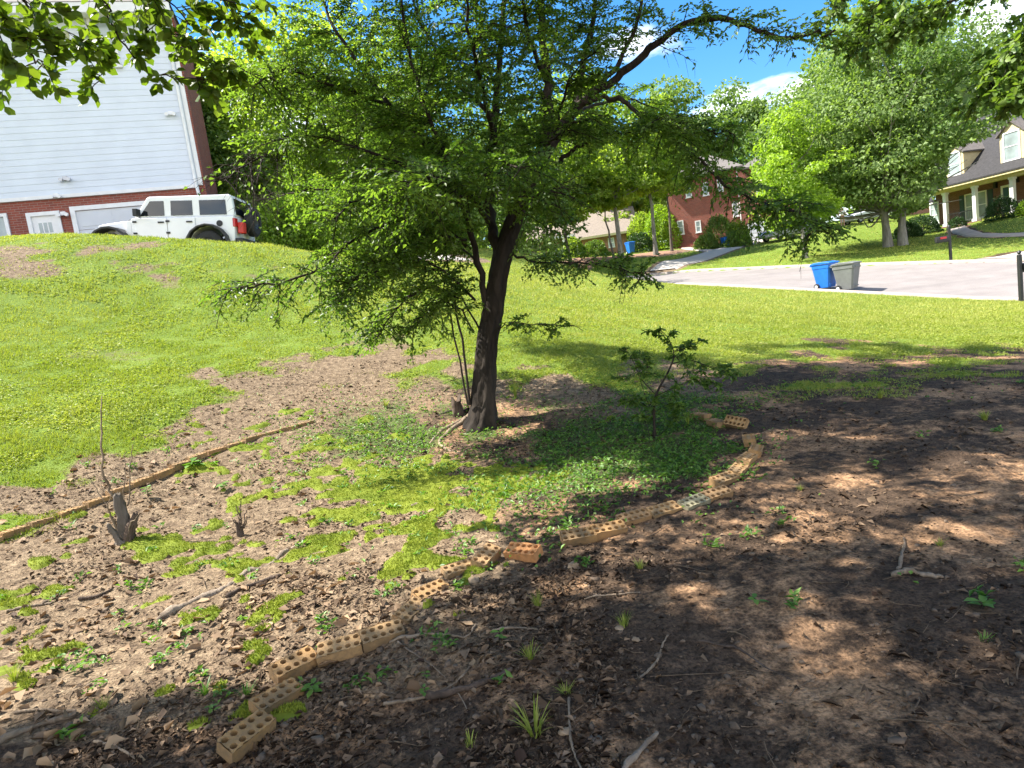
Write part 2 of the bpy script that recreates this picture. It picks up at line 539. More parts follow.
M['roof_tan'] = plain('tan shingles', (.21, .17, .135), .9, .2, 6, bstr=.4, bscale=14)
M['shutter'] = plain('dark green shutter', (.02, .05, .05), .5, .15)
M['door_teal'] = plain('teal door', (.02, .07, .085), .4, .1)
M['glass'] = glass_mat('window glass', (.05, .065, .07))
M['pale_pane'] = glass_mat('curtained window', (.35, .42, .42), .15)
M['car_glass'] = glass_mat('tinted car glass', (.012, .016, .02), .04)
M['car_white'] = plain('white car paint', (.78, .79, .80), .22, .03, 3, spec=.6)
M['car_grey'] = plain('silver car paint', (.42, .43, .45), .28, .05, 3, metal=.4)
M['car_blue'] = plain('blue car paint', (.03, .08, .28), .25, .05, 3)
M['black_plastic'] = plain('black plastic', (.02, .02, .021), .6, .25, 20)
M['rubber'] = plain('tyre rubber', (.022, .022, .022), .85, .3, 12, bstr=.3)
M['rim'] = plain('dark wheel rim', (.09, .09, .095), .4, .1, metal=.7)
M['red_lens'] = plain('red lamp lens', (.45, .015, .012), .2, .1)
M['red_plastic'] = plain('red plastic', (.55, .03, .02), .45, .1)
M['bin_blue'] = plain('blue bin plastic', (.012, .14, .55), .45, .12, 5)
M['bin_grey'] = plain('grey bin plastic', (.15, .155, .155), .5, .12, 5)
M['sticker'] = plain('white sticker', (.75, .75, .73), .5, .1, 30)
M['iron'] = plain('black iron', (.015, .015, .016), .5, .2)
M['skin'] = plain('skin', (.55, .33, .24), .55, .05)
M['shirt'] = plain('white shirt', (.78, .78, .78), .8, .05)
M['shorts'] = plain('pink shorts', (.55, .25, .22), .8, .08)
M['hair'] = plain('brown hair', (.05, .03, .02), .6, .2)
M['flag_red'] = plain('red flag', (.5, .03, .03), .4, .1)
M['mulch'] = plain('pine straw mulch', (.24, .13, .08), .95, .35, 14, bstr=.6)
M['concrete'] = plain('concrete', (.34, .29, .25), .85, .16, 2.2, bstr=.2)
M['pale_concrete'] = plain('pale concrete', (.40, .36, .32), .85, .12, 2.2, bstr=.2)
# ------------------------------------------------------------------ ground
_bx = [-600, -300, 0, 60, 140, 200, 260, 330, 430, 500, 600, 700, 760, 850, 940, 1024, 1400]
_by = [600, 545, 497, 472, 428, 392, 366, 356, 366, 372, 372, 372, 364, 354, 350, 346, 338]
bare_blobs = [(110, 250, 62, 8, .9), (8, 262, 34, 16, .95), (150, 266, 46, 9, .75), (182, 284, 44, 7, .7), (285, 280, 46, 9, .55), (60, 268, 30, 6, .5), (120, 355, 60, 5, .55), (330, 340, 60, 8, .45), (240, 270, 40, 7, .5), (700, 330, 70, 5, .3), (900, 335, 90, 6, .35), (380, 330, 50, 7, .3)]
moss_blobs = [(245, 552, 0, 0, 0)]
RING_C, RING_R = None, None

def masks(x, y):
    """what covers the ground at a place: lawn, humus, clay, weeds, moss (0..1 each)"""
    x = np.asarray(x, float); y = np.asarray(y, float)
    z = macro_z(x, y)
    px, py, d = project(np.stack([x, y, z], -1))
    front = (d > 2.5)
    n1 = fbm(x, y, 1.1, 41) - .5; n2 = fbm(x, y, .35, 43) - .5; n3 = fbm(x, y, 3.5, 47) - .5
    scale = np.clip(160 / np.maximum(d, 1), 5, 40)
    e = (np.interp(px, _bx, _by) - py) / scale
    g = sstep(-.9, .9, e + n1 * 2.8 + n2 * 3.8)
    # thin grass runs on under the trees behind the ring
    thin = sstep(-2.6, -.2, e) * sstep(520, 600, px) * .55
    g = np.maximum(g, np.clip(thin * (sstep(-.05, .2, n1 + n2 * .8)), 0, 1))
    for bx, by, rx, ry, k in bare_blobs:
        q = ((px - bx) / rx) ** 2 + ((py - by) / ry) ** 2
        g = g * (1 - k * .8 * sstep(1.9, .0, q + n2 * 4.5 + n1 * 2.5))
    g = np.where(front, g, 0)
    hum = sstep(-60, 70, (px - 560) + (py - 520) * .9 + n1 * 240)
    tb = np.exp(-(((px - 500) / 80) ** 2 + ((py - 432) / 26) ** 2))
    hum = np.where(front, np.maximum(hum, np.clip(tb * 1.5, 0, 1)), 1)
    for pts_, w_ in PATHS:
        for (xa, ya), (xb, yb) in zip(pts_[:-1], pts_[1:]):
            L2 = (xb - xa) ** 2 + (yb - ya) ** 2; tt = np.clip(((x - xa) * (xb - xa) + (y - ya) * (yb - ya)) / L2, 0, 1)
            g = g * sstep(w_ / 2 - .1, w_ / 2 + .25, np.hypot(x - xa - tt * (xb - xa), y - ya - tt * (yb - ya)))
    # ground cover inside the ring
    def blob(bx, by, rx, ry): return np.exp(-(((px - bx) / rx) ** 2 + ((py - by) / ry) ** 2))
    wd = 1.35 * blob(655, 432, 100, 46) + .75 * blob(570, 450, 95, 36) + 1.1 * blob(420, 425, 80, 30) + .4 * blob(520, 500, 120, 44) + .5 * blob(340, 440, 70, 24) + .35 * blob(360, 470, 80, 30) + .5 * blob(700, 460, 40, 30) + .3 * blob(700, 385, 160, 20)
    wd = np.where(front, np.clip(wd * .85 * sstep(-.12, .26, n2 + n1 * .8 + wd * .25 - .10), 0, 1), 0)
    ms = 1.25 * blob(510, 492, 130, 38) + .22 * blob(400, 520, 160, 60) + 1.0 * blob(370, 490, 60, 34) + .8 * blob(420, 560, 45, 16) + .8 * blob(330, 545, 40, 16) + .75 * blob(590, 490, 50, 18) + .5 * blob(180, 560, 90, 40) + .5 * blob(290, 470, 80, 25) + .4 * blob(90, 640, 90, 50)
    n4 = (fbm(x, y, .24, 71, 2) - .5) * .95 + (vnoise(x, y, .08, 73) - .5) * .45
    ms = np.where(front, sstep(.10, .24, ms * .30 + n4 * 1.0 + n2 * .35 - .11), 0) * np.clip(1 - hum * 1.7, 0, 1)
    return g, hum, wd, ms

def g2(px, py, d):
    p = at(px, py, d); return (p[0], p[1])
def plan(s, n): return (s * ST_T[0] + n * ST_N[0], s * ST_T[1] + n * ST_N[1])
way = {'porch_drive': ([plan(7.6, ST_B + .2), plan(7.0, ST_B + 3.2), plan(2.0, ST_B + 7), plan(-6, ST_B + 9), plan(-14, ST_B + 10)], 4.6),
       'porch_path': ([g2(957, 233, 47), g2(962, 237, 42), g2(975, 240, 38.5), g2(1000, 241, 36.5), g2(1060, 240, 34)], 1.3),
       'red_drive': ([g2(662, 271, 42.5), g2(690, 262, 47), g2(722, 251, 53), g2(757, 243, 58.5), g2(766, 241, 60.5)], 2.6),
       'red_path': ([g2(718, 252, 52.5), g2(700, 250, 55.5), g2(690, 248.5, 58), g2(686, 247, 61)], 1.2),
       'bed': ([g2(575, 266, 50), g2(600, 262, 51), g2(640, 254, 53), g2(668, 249, 57)], 4.5),
       'bank_drive': ([(-20, 18.9), (-14, 19.4), (-8, 20.1), (-4.5, 21.7), (-2, 26)], 3.6)}
PATHS = list(way.values())
NX, NY = 560, 640
tx = np.linspace(-1, 1, NX); ty = np.linspace(-1, 1, NY)
gxs = 2.0 * np.sinh(tx * math.asinh(200 / 2.0))
gys = np.where(ty < 0, 3.4 + 2.2 * np.sinh(ty * math.asinh(120 / 2.2)), 3.4 + 2.2 * np.sinh(ty * math.asinh(420 / 2.2)))
GX, GY = np.meshgrid(gxs, gys)
gxf, gyf = GX.ravel(), GY.ravel()
gzf = gz(gxf, gyf)
gm, hm, wm, mm = masks(gxf, gyf)
i = (np.arange(NY - 1)[:, None] * NX + np.arange(NX - 1)[None]).ravel()
gF = np.stack([i, i + 1, i + NX + 1, i + NX], 1)

m, t, b = new_mat('soil and lawn ground')
co = coords(t)
nA = noise(t, co, 1.6, 6, .6); nB = noise(t, co, 14, 6, .65); nC = noise(t, co, 70, 4, .6); nD = noise(t, co, .35, 3)
soil = ramp(t, nB, [(.28, (.075, .050, .032)), (.48, (.20, .142, .090)), (.75, (.36, .27, .175))])
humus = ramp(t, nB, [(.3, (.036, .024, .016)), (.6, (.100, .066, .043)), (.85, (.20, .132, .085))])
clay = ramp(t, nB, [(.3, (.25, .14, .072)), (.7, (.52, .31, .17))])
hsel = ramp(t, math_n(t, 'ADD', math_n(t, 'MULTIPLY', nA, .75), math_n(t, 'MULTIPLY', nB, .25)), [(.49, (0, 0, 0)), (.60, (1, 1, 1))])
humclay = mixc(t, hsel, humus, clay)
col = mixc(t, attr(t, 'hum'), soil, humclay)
speck = ramp(t, nC, [(.36, (.45, .45, .45)), (.55, (1, 1, 1)), (.72, (1.3, 1.28, 1.22))])
col = mixc(t, 1.0, col, speck, 'MULTIPLY')
gcol = ramp(t, math_n(t, 'ADD', math_n(t, 'MULTIPLY', nA, .5), math_n(t, 'MULTIPLY', nC, .5)), [(.3, (.07, .105, .018)), (.5, (.125, .185, .022)), (.7, (.19, .24, .05))])
wcol = ramp(t, nB, [(.3, (.05, .06, .025)), (.7, (.09, .14, .03))])
gfac = attr(t, 'lawn'); wfac = attr(t, 'weeds')
gsel = ramp(t, math_n(t, 'ADD', gfac, math_n(t, 'MULTIPLY', math_n(t, 'SUBTRACT', nB, .5), .9)), [(.35, (0, 0, 0)), (.65, (1, 1, 1))])
wsel = ramp(t, math_n(t, 'ADD', wfac, math_n(t, 'MULTIPLY', math_n(t, 'SUBTRACT', nB, .5), .9)), [(.4, (0, 0, 0)), (.8, (.8, .8, .8))])
col = mixc(t, wsel, col, wcol)
col = mixc(t, gsel, col, gcol)
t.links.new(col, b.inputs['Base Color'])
b.inputs['Roughness'].default_value = .95; b.inputs['Specular IOR Level'].default_value = .15
bump(t, b, math_n(t, 'ADD', math_n(t, 'MULTIPLY', nB, 1.0), math_n(t, 'MULTIPLY', nC, .5)), .9, .03)
M['ground'] = m
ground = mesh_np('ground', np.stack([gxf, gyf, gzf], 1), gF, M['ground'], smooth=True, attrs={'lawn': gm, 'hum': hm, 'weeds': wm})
tag(ground, kind='structure')

# ------------------------------------------------------------------ street, kerbs, drives, paths
def asphalt():
    m, t, b = new_mat('pale worn asphalt')
    co = coords(t)
    n1 = noise(t, co, 1.1, 6, .6); n2 = noise(t, co, 60, 3); n3 = noise(t, co, .18, 3)
    mp = node(t, 'ShaderNodeMapping'); mp.inputs['Rotation'].default_value = (0, 0, math.atan2(.783, -.622)); mp.inputs['Scale'].default_value = (.06, 1.2, 1)
    t.links.new(co, mp.inputs[0])
    st = noise(t, mp.outputs[0], 1.0, 4)
    c = ramp(t, n1, [(.3, (.185, .163, .153)), (.7, (.24, .214, .202))])
    c = mixc(t, 1.0, c, ramp(t, n2, [(.3, (.8, .8, .8)), (.7, (1.12, 1.12, 1.12))]), 'MULTIPLY')
    c = mixc(t, 1.0, c, ramp(t, st, [(.32, (.82, .82, .83)), (.5, (1, 1, 1))]), 'MULTIPLY')
    t.links.new(c, b.inputs['Base Color']); b.inputs['Roughness'].default_value = .9
    bump(t, b, n2, .2, .01)
    return m
M['asphalt'] = asphalt()
ss = np.arange(-60, 121, 1.0); nn = np.linspace(ST_A, ST_B, 9)

def strip(name, ss, n0, n1, z0, mat, k=2, kind='structure'):
    nn = np.linspace(n0, n1, k)
    S, N_ = np.meshgrid(ss, nn, indexing='ij')
    X = S * ST_T[0] + N_ * ST_N[0]; Y = S * ST_T[1] + N_ * ST_N[1]
    Z = street_z(S, N_) + z0
    i = (np.arange(len(ss) - 1)[:, None] * k + np.arange(k - 1)[None]).ravel()
    o = mesh_np(name, np.stack([X.ravel(), Y.ravel(), Z.ravel()], 1), np.stack([i, i + k, i + k + 1, i + 1], 1), mat)
    return tag(o, kind=kind)
strip('road', ss, ST_A, ST_B, 0.0, M['asphalt'], 9)

def kerb(name, n0, n1):
    V = []; k = 0; Fc = []
    for q, s in enumerate(ss):
        zz = street_z(s, (n0 + n1) / 2)
        for n_, z_ in ((n0, -.15), (n0, .10), (n0 + .03, .13), (n1 - .03, .13), (n1, .10), (n1, -.15)):
            V.append((s * ST_T[0] + n_ * ST_N[0], s * ST_T[1] + n_ * ST_N[1], zz + z_))
        if q: Fc += [((q - 1) * 6 + j, (q - 1) * 6 + j + 1, q * 6 + j + 1, q * 6 + j) for j in range(5)]
    o = mesh_np(name, V, np.array(Fc), M['concrete'])
    tag(o, kind='structure')
kerb('kerb', ST_A - .3, ST_A)
kerb('kerb', ST_B, ST_B + .35)

def ribbon(name, pts, widths, mat, lift=.05, step=.5):
    """a path laid on the ground"""
    pts = np.array(pts, float)
    seg = np.linalg.norm(np.diff(pts, axis=0), axis=1); cum = np.concatenate([[0], np.cumsum(seg)])
    q = np.arange(0, cum[-1] + step * .5, step)
    X = np.interp(q, cum, pts[:, 0]); Y = np.interp(q, cum, pts[:, 1]); Wd = np.interp(q, cum, widths)
    T = np.stack([np.gradient(X), np.gradient(Y)], 1); T /= np.linalg.norm(T, axis=1)[:, None]
    N_ = np.stack([-T[:, 1], T[:, 0]], 1)
    V = []; Fc = []; K = 7
    for j in range(len(q)):
        zc = max(float(macro_z(X[j] + N_[j, 0] * o, Y[j] + N_[j, 1] * o)) for o in (-Wd[j] / 2, 0, Wd[j] / 2))
        for k in range(K):
            o = (k / (K - 1) - .5) * Wd[j]
            x, y = X[j] + N_[j, 0] * o, Y[j] + N_[j, 1] * o
            edge = -.25 if k in (0, K - 1) else 0
            if edge: x, y = x, y
            V.append((x, y, float(macro_z(x, y)) + lift + edge))
        if j: Fc += [((j - 1) * K + k, (j - 1) * K + k + 1, j * K + k + 1, j * K + k) for k in range(K - 1)]
    return tag(mesh_np(name, V, np.array(Fc), mat), kind='structure')

for nm_, k_, m_, lf in (('driveway', 'porch_drive', 'pale_concrete', .10), ('path', 'porch_path', 'concrete', .06), ('driveway', 'red_drive', 'pale_concrete', .08), ('path', 'red_path', 'concrete', .08), ('mulch_bed', 'bed', 'mulch', .05), ('driveway', 'bank_drive', 'pale_concrete', .04)):
    ribbon(nm_, way[k_][0], [way[k_][1]] * len(way[k_][0]), M[m_], lf)

# ------------------------------------------------------------------ lawn grass
def inside_kinds(x, y):
    s, n = sn(x, y)
    return (n > ST_A - .35) & (n < ST_B + .4)

def blades(name, n_try, d0, d1, h0, h1, w0, dens, pw=1.0):
    u = rng.random(n_try)
    d = d0 * (d1 / d0) ** u if pw == 1 else d0 + (d1 - d0) * u
    px = rng.uniform(-60, 1084, n_try)
    x = (px - W / 2) / F * d; y = d * math.cos(PITCH) - 0 * d
    g, hu, wd_, ms_ = masks(x, y)
    clump = fbm(x, y, .22, 61, 2)
    k = (rng.random(n_try) < g * dens * (0.55 + .9 * clump)) & (g > .12) & ~inside_kinds(x, y)
    x, y, d, g = x[k], y[k], d[k], g[k]; n = len(x)
    z = gz(x, y)
    P = np.stack([x, y, z - .008], 1)
    a = rng.uniform(0, 2 * math.pi, n); lean = rng.uniform(.1, .85, n)
    D = norm(np.stack([np.cos(a) * lean, np.sin(a) * lean, np.ones(n)], 1))
    clump = fbm(x, y, .22, 61, 2)
    h = rng.uniform(h0, h1, n) * (.35 + 1.25 * clump ** 1.3) * (.55 + .45 * g)
    Sx = norm(np.cross(D, rand_unit(n)))
    w = w0 * (d / d0) ** .75 * rng.uniform(.7, 1.4, n)
    V = np.stack([P + Sx * w[:, None] * .5, P - Sx * w[:, None] * .5, P + D * h[:, None] + norm(np.stack([np.cos(a), np.sin(a), -.3 * np.ones(n)], 1)) * (h * lean * .35)[:, None]], 1).reshape(-1, 3)
    Fc = np.arange(3 * n).reshape(-1, 3)
    px_, py_, _ = project(P)
    yel = fbm(x, y, 2.6, 77) * .55 + (vnoise(x, y, .45, 78) - .5) * .32 + .12 + .16 * sstep(200, 420, px_) + .24 * sstep(8.5, 15, d) - .1
    T = np.clip(yel + rng.normal(0, .16, n), 0, 1)
    return V, Fc, T
nb = NB()
nb.add(*blades('a', 460000, 4.6, 12, .028, .062, .0065, .95))
nb.add(*blades('b', 330000, 12, 34, .05, .085, .014, .9))
nb.add(*blades('c', 90000, 34, 70, .06, .11, .04, .8))
# clover and broad weeds among the blades
d = 4.6 * (16 / 4.6) ** rng.random(150000); px = rng.uniform(-60, 1084, 150000)
x = (px - W / 2) / F * d; y = d * math.cos(PITCH)
g, hu, wd_, ms_ = masks(x, y)
k = (rng.random(len(x)) < g * sstep(.38, .62, fbm(x, y, .7, 63))) & (g > .1)
x, y, d = x[k], y[k], d[k]; n = len(x); a = rng.uniform(0, 6.283, n)
V, Fc = leaves(np.stack([x, y, gz(x, y) + rng.uniform(.004, .035, n)], 1), np.stack([np.cos(a), np.sin(a), rng.uniform(-.1, .5, n)], 1), np.array([0, 0, 1.0]) + rng.normal(0, .35, (n, 3)), rng.uniform(.016, .036, n) * (d / 6) ** .5, rng.uniform(.012, .024, n) * (d / 6) ** .5)
nb.add(V, Fc, np.repeat(np.clip(.1 + .5 * fbm(x, y, .9, 64) + rng.normal(0, .15, n), 0, 1), 2))
lawn = nb.build('grass', M['grass'])
tag(lawn, 'mown green lawn grass over the bank and yards', 'grass', kind='stuff')

# ------------------------------------------------------------------ ground cover in the ring
def near_points(n, d0=1.7, d1=9.0, m=40):
    d = d0 * (d1 / d0) ** rng.random(n)
    px = rng.uniform(-m, 1024 + m, n)
    return (px - W / 2) / F * d, d * math.cos(PITCH) + 0.0, d

x, y, d = near_points(150000, 3.2, 8.5)
g, hu, wd_, ms_ = masks(x, y)
k = rng.random(len(x)) < np.clip(wd_ * 1.0 + .025 * (1 - g) * sstep(5.5, 6.5, d), 0, 1) * .55
x, y = x[k], y[k]
xs, ys, ds = near_points(230, 2.2, 7.5); gs, hs_, _, _ = masks(xs, ys)
ks = rng.random(230) < (1 - gs) * (1 - .85 * hs_); xs, ys = xs[ks], ys[ks]
rep = rng.integers(5, 22, len(xs)); x = np.concatenate([x, np.repeat(xs, rep) + rng.normal(0, .022, rep.sum())]); y = np.concatenate([y, np.repeat(ys, rep) + rng.normal(0, .022, rep.sum())]); n = len(x)
a = rng.uniform(0, 2 * math.pi, n); el = rng.uniform(.0, 1.1, n)
D = np.stack([np.cos(a), np.sin(a), el], 1)
P = np.stack([x, y, gz(x, y) + rng.uniform(-.004, .03, n)], 1)
nb = NB()
nb.add(*leaves(P, D, np.array([0, 0, 1.0]) + rng.normal(0, .35, (n, 3)), rng.uniform(.018, .05, n), rng.uniform(.010, .022, n)), np.tile(rng.random(n), 2).reshape(2, -1).T.ravel())
o = nb.build('weeds', M['weed']); tag(o, 'low green weeds covering the soil around the tree', 'weeds', kind='stuff')

# moss cushions: dense tiny upright leaves over low mounds
x, y, d = near_points(420000, 2.4, 7.5)
g, hu, wd_, ms_ = masks(x, y)
k = (ms_ > .25) & (rng.random(len(x)) < ms_)
x, y, ms_ = x[k], y[k], ms_[k]; n = len(x)
P = np.stack([x, y, gz(x, y) + ms_ * .022 - .008], 1)
D = norm(np.stack([rng.normal(0, .5, n), rng.normal(0, .5, n), np.ones(n)], 1))
Sx = norm(np.cross(D, rand_unit(n))); h = rng.uniform(.010, .022, n)[:, None]; w = rng.uniform(.004, .009, n)[:, None]
V = np.stack([P + Sx * w * .5, P - Sx * w * .5, P + D * h], 1).reshape(-1, 3)
nb = NB(); nb.add(V, np.arange(3 * n).reshape(-1, 3), np.clip(.6 * fbm(x, y, .3, 91) + .6 * vnoise(x, y, .05, 92) - .1 + rng.normal(0, .2, n), 0, 1))
# the cushions themselves
cg = .02
qx, qy = np.meshgrid(np.arange(-3.6, 1.8, cg), np.arange(2.2, 7.6, cg))
sh = qx.shape
_, hh, _, mk = masks(qx.ravel(), qy.ravel())
cz_ = gz(qx.ravel(), qy.ravel()) + mk * (.012 + .020 * fbm(qx.ravel(), qy.ravel(), .07, 5)) - .007
V = np.stack([qx.ravel(), qy.ravel(), cz_], 1)
i = (np.arange(sh[0] - 1)[:, None] * sh[1] + np.arange(sh[1] - 1)[None]).ravel()
Fq = np.stack([i, i + 1, i + sh[1] + 1, i + sh[1]], 1)
keep = mk[Fq].max(1) > .3
Fq = Fq[keep]; used = np.unique(Fq); rm = np.zeros(len(V), int); rm[used] = np.arange(len(used))
V = V[used]; Fq = rm[Fq]
Ft = np.concatenate([Fq[:, [0, 1, 2]], Fq[:, [0, 2, 3]]])
nb.add(V, Ft, np.clip(.35 * fbm(V[Ft[:, 0], 0], V[Ft[:, 0], 1], .3, 91) + .3 * vnoise(V[Ft[:, 0], 0], V[Ft[:, 0], 1], .05, 92) - .05, 0, 1))
o = nb.build('moss', M['moss']); tag(o, 'bright yellow green moss cushions on the bare soil', 'moss', kind='stuff')

# dead leaves, chips and clods
x, y, d = near_points(16000, 1.6, 9)
g, hu, wd_, ms_ = masks(x, y)
px_, py_, _ = project(np.stack([x, y, macro_z(x, y)], 1))
dens = (1 - g) * (.10 + .90 * sstep(.38, .64, fbm(x, y, .7, 13))) * np.where((px_ < 520), 1.0, .35 + .3 * sstep(520, 640, py_))
k = rng.random(len(x)) < dens * .5 * (1 - .72 * hu)
x, y = x[k], y[k]; n = len(x)
a = rng.uniform(0, 2 * math.pi, n)
D = np.stack([np.cos(a), np.sin(a), rng.normal(0, .25, n)], 1)
P = np.stack([x, y, gz(x, y) + rng.uniform(.002, .012, n)], 1)
L = rng.gamma(4, .0085, n) + .012; L = np.minimum(L, .075) * (1 - .3 * hu[k])
hk = hu[k]
nb = NB()
V, Fc = leaves6(P, D, np.array([0, 0, 1.0]) + rng.normal(0, .4, (n, 3)), L, L * rng.uniform(.35, .8, n), .16, .24)
V = V + rng.normal(0, 1, V.shape) * np.repeat(L, 6)[:, None] * .085
nb.add(V, Fc, np.tile(np.clip(rng.beta(1.5, 1.6, n) - .30 * hk, 0, 1)[:, None], (1, 4)).ravel())
# big fallen leaves drifted together by the picture corner
n = 70; qx = rng.normal(40, 60, n); qy = rng.normal(728, 26, n); pp_ = np.array([hit(a_, min(b_, 790)) for a_, b_ in zip(qx, qy)])
a = rng.uniform(0, 6.283, n); L = rng.uniform(.045, .08, n)
V, Fc = leaves6(pp_ + [0, 0, .012], np.stack([np.cos(a), np.sin(a), rng.normal(0, .25, n)], 1), np.array([0, 0, 1.0]) + rng.normal(0, .4, (n, 3)), L, L * .6, .2, .26)
V = V + rng.normal(0, 1, V.shape) * np.repeat(L, 6)[:, None] * .09
nb.add(V, Fc, np.repeat(rng.uniform(.35, 1, n), 4))
o = nb.build('dead_leaves', M['dead_leaf']); tag(o, 'curled brown dead leaves scattered over the soil', 'leaf litter', kind='stuff')

x, y, d = near_points(150000, 1.6, 9.5)
g, hu, wd_, ms_ = masks(x, y)
k = rng.random(len(x)) < (1 - g) * (1 - ms_) * (1 - .72 * hu * sstep(560, 660, project(np.stack([x, y, macro_z(x, y)], 1))[0])) * (.12 + .88 * sstep(.35, .7, fbm(x, y, .5, 15)))
x, y, hu = x[k], y[k], hu[k]; n = len(x)
a = rng.uniform(0, 2 * math.pi, n)
D = np.stack([np.cos(a), np.sin(a), rng.normal(0, .3, n)], 1)
L = rng.gamma(2.0, .0075, n) + .004
P = np.stack([x, y, gz(x, y) + .002], 1)
nb = NB(); V, Fc = leaves(P, D, np.array([0, 0, 1.0]) + rng.normal(0, .6, (n, 3)), L, L * rng.uniform(.15, .7, n), .25, .1, .5)
nb.add(V, Fc, np.tile(np.clip(rng.beta(1.3, 1.8, n) - .25 * hu, 0, 1)[:, None], (1, 2)).ravel())
o = nb.build('soil_litter', M['chip']); tag(o, 'fine bark and needle litter strewn over the bare soil', 'litter', kind='stuff')

# clods and pebbles: small rough lumps
ico = bmesh.new(); bmesh.ops.create_icosphere(ico, subdivisions=1, radius=1)
iv = np.array([v.co[:] for v in ico.verts]); iF = np.array([[v.index for v in f.verts] for f in ico.faces]); ico.free()
x, y, d = near_points(6500, 1.7, 9)
g, hu, wd_, ms_ = masks(x, y)
k = rng.random(len(x)) < (1 - g) * (1 - ms_) * (1 - .6 * hu) * (.15 + .85 * sstep(.4, .7, fbm(x, y, .6, 19)))
x, y = x[k], y[k]; n = len(x)
r = rng.gamma(1.6, .0025, n) + .0025
J = 1 + rng.normal(0, .30, (n, len(iv), 1))
V = iv[None] * J * r[:, None, None] * np.stack([rng.uniform(.8, 1.4, n), rng.uniform(.8, 1.4, n), rng.uniform(.5, .9, n)], 1)[:, None]
V += np.stack([x, y, gz(x, y) + r * .25], 1)[:, None]
Fc = (iF[None] + np.arange(n)[:, None, None] * len(iv)).reshape(-1, 3)
o = mesh_np('soil_clods', V.reshape(-1, 3), Fc, M['soil_clod'], smooth=False); tag(o, 'small soil clods and pebbles on bare ground', 'soil clods', kind='stuff')
# fine twigs lying about
nb = NB()
x, y, d = near_points(3600, 1.7, 8.5)
g, hu, wd_, ms_ = masks(x, y)
k = rng.random(len(x)) < (1 - g) * .34 * (1 - .65 * hu)
for xx, yy in zip(x[k], y[k]):
    a = rng.normal(.35, .9); L = rng.gamma(2.2, .035) + .03; q = np.linspace(-.5, .5, 4)
    X = xx + np.cos(a) * L * q + rng.normal(0, .006, 4); Y = yy + np.sin(a) * L * q + rng.normal(0, .006, 4)
    nb.tube(np.stack([X, Y, gz(X, Y) + rng.uniform(.001, .012)], 1), np.linspace(1, .5, 4) * rng.uniform(.0012, .0034), 4)
o = nb.build('twig_litter', M['twig_dry']); tag(o, 'thin dry twigs littering the soil', 'twigs', kind='stuff')
# ------------------------------------------------------------------ trees
UPV = np.array([0, 0, 1.0])

def smooth_line(pts, m=None, jit=0.0):
    """Catmull-Rom through the points"""
    p = np.asarray(pts, float)
    if len(p) < 3:
        q = np.linspace(0, 1, m or 5)[:, None]; return p[0] * (1 - q) + p[-1] * q
    p = np.concatenate([[2 * p[0] - p[1]], p, [2 * p[-1] - p[-2]]])
    out = []
    for i in range(1, len(p) - 2):
        for s in np.linspace(0, 1, 5)[:-1]:
            a, b_, c, d = p[i - 1], p[i], p[i + 1], p[i + 2]
            out.append(.5 * (2 * b_ + (c - a) * s + (2 * a - 5 * b_ + 4 * c - d) * s * s + (3 * b_ - a - 3 * c + d) * s ** 3))
    out.append(p[-2])
    o = np.array(out)
    if jit: o[1:-1] += rng.normal(0, jit, o[1:-1].shape)
    return o

class Foliage:
    def __init__(s): s.P = []; s.D = []; s.N = []; s.L = []
    def add(s, P, D, N, L): s.P.append(P); s.D.append(D); s.N.append(N); s.L.append(L)
    def arrays(s): return np.concatenate(s.P), np.concatenate(s.D), np.concatenate(s.N), np.concatenate(s.L)

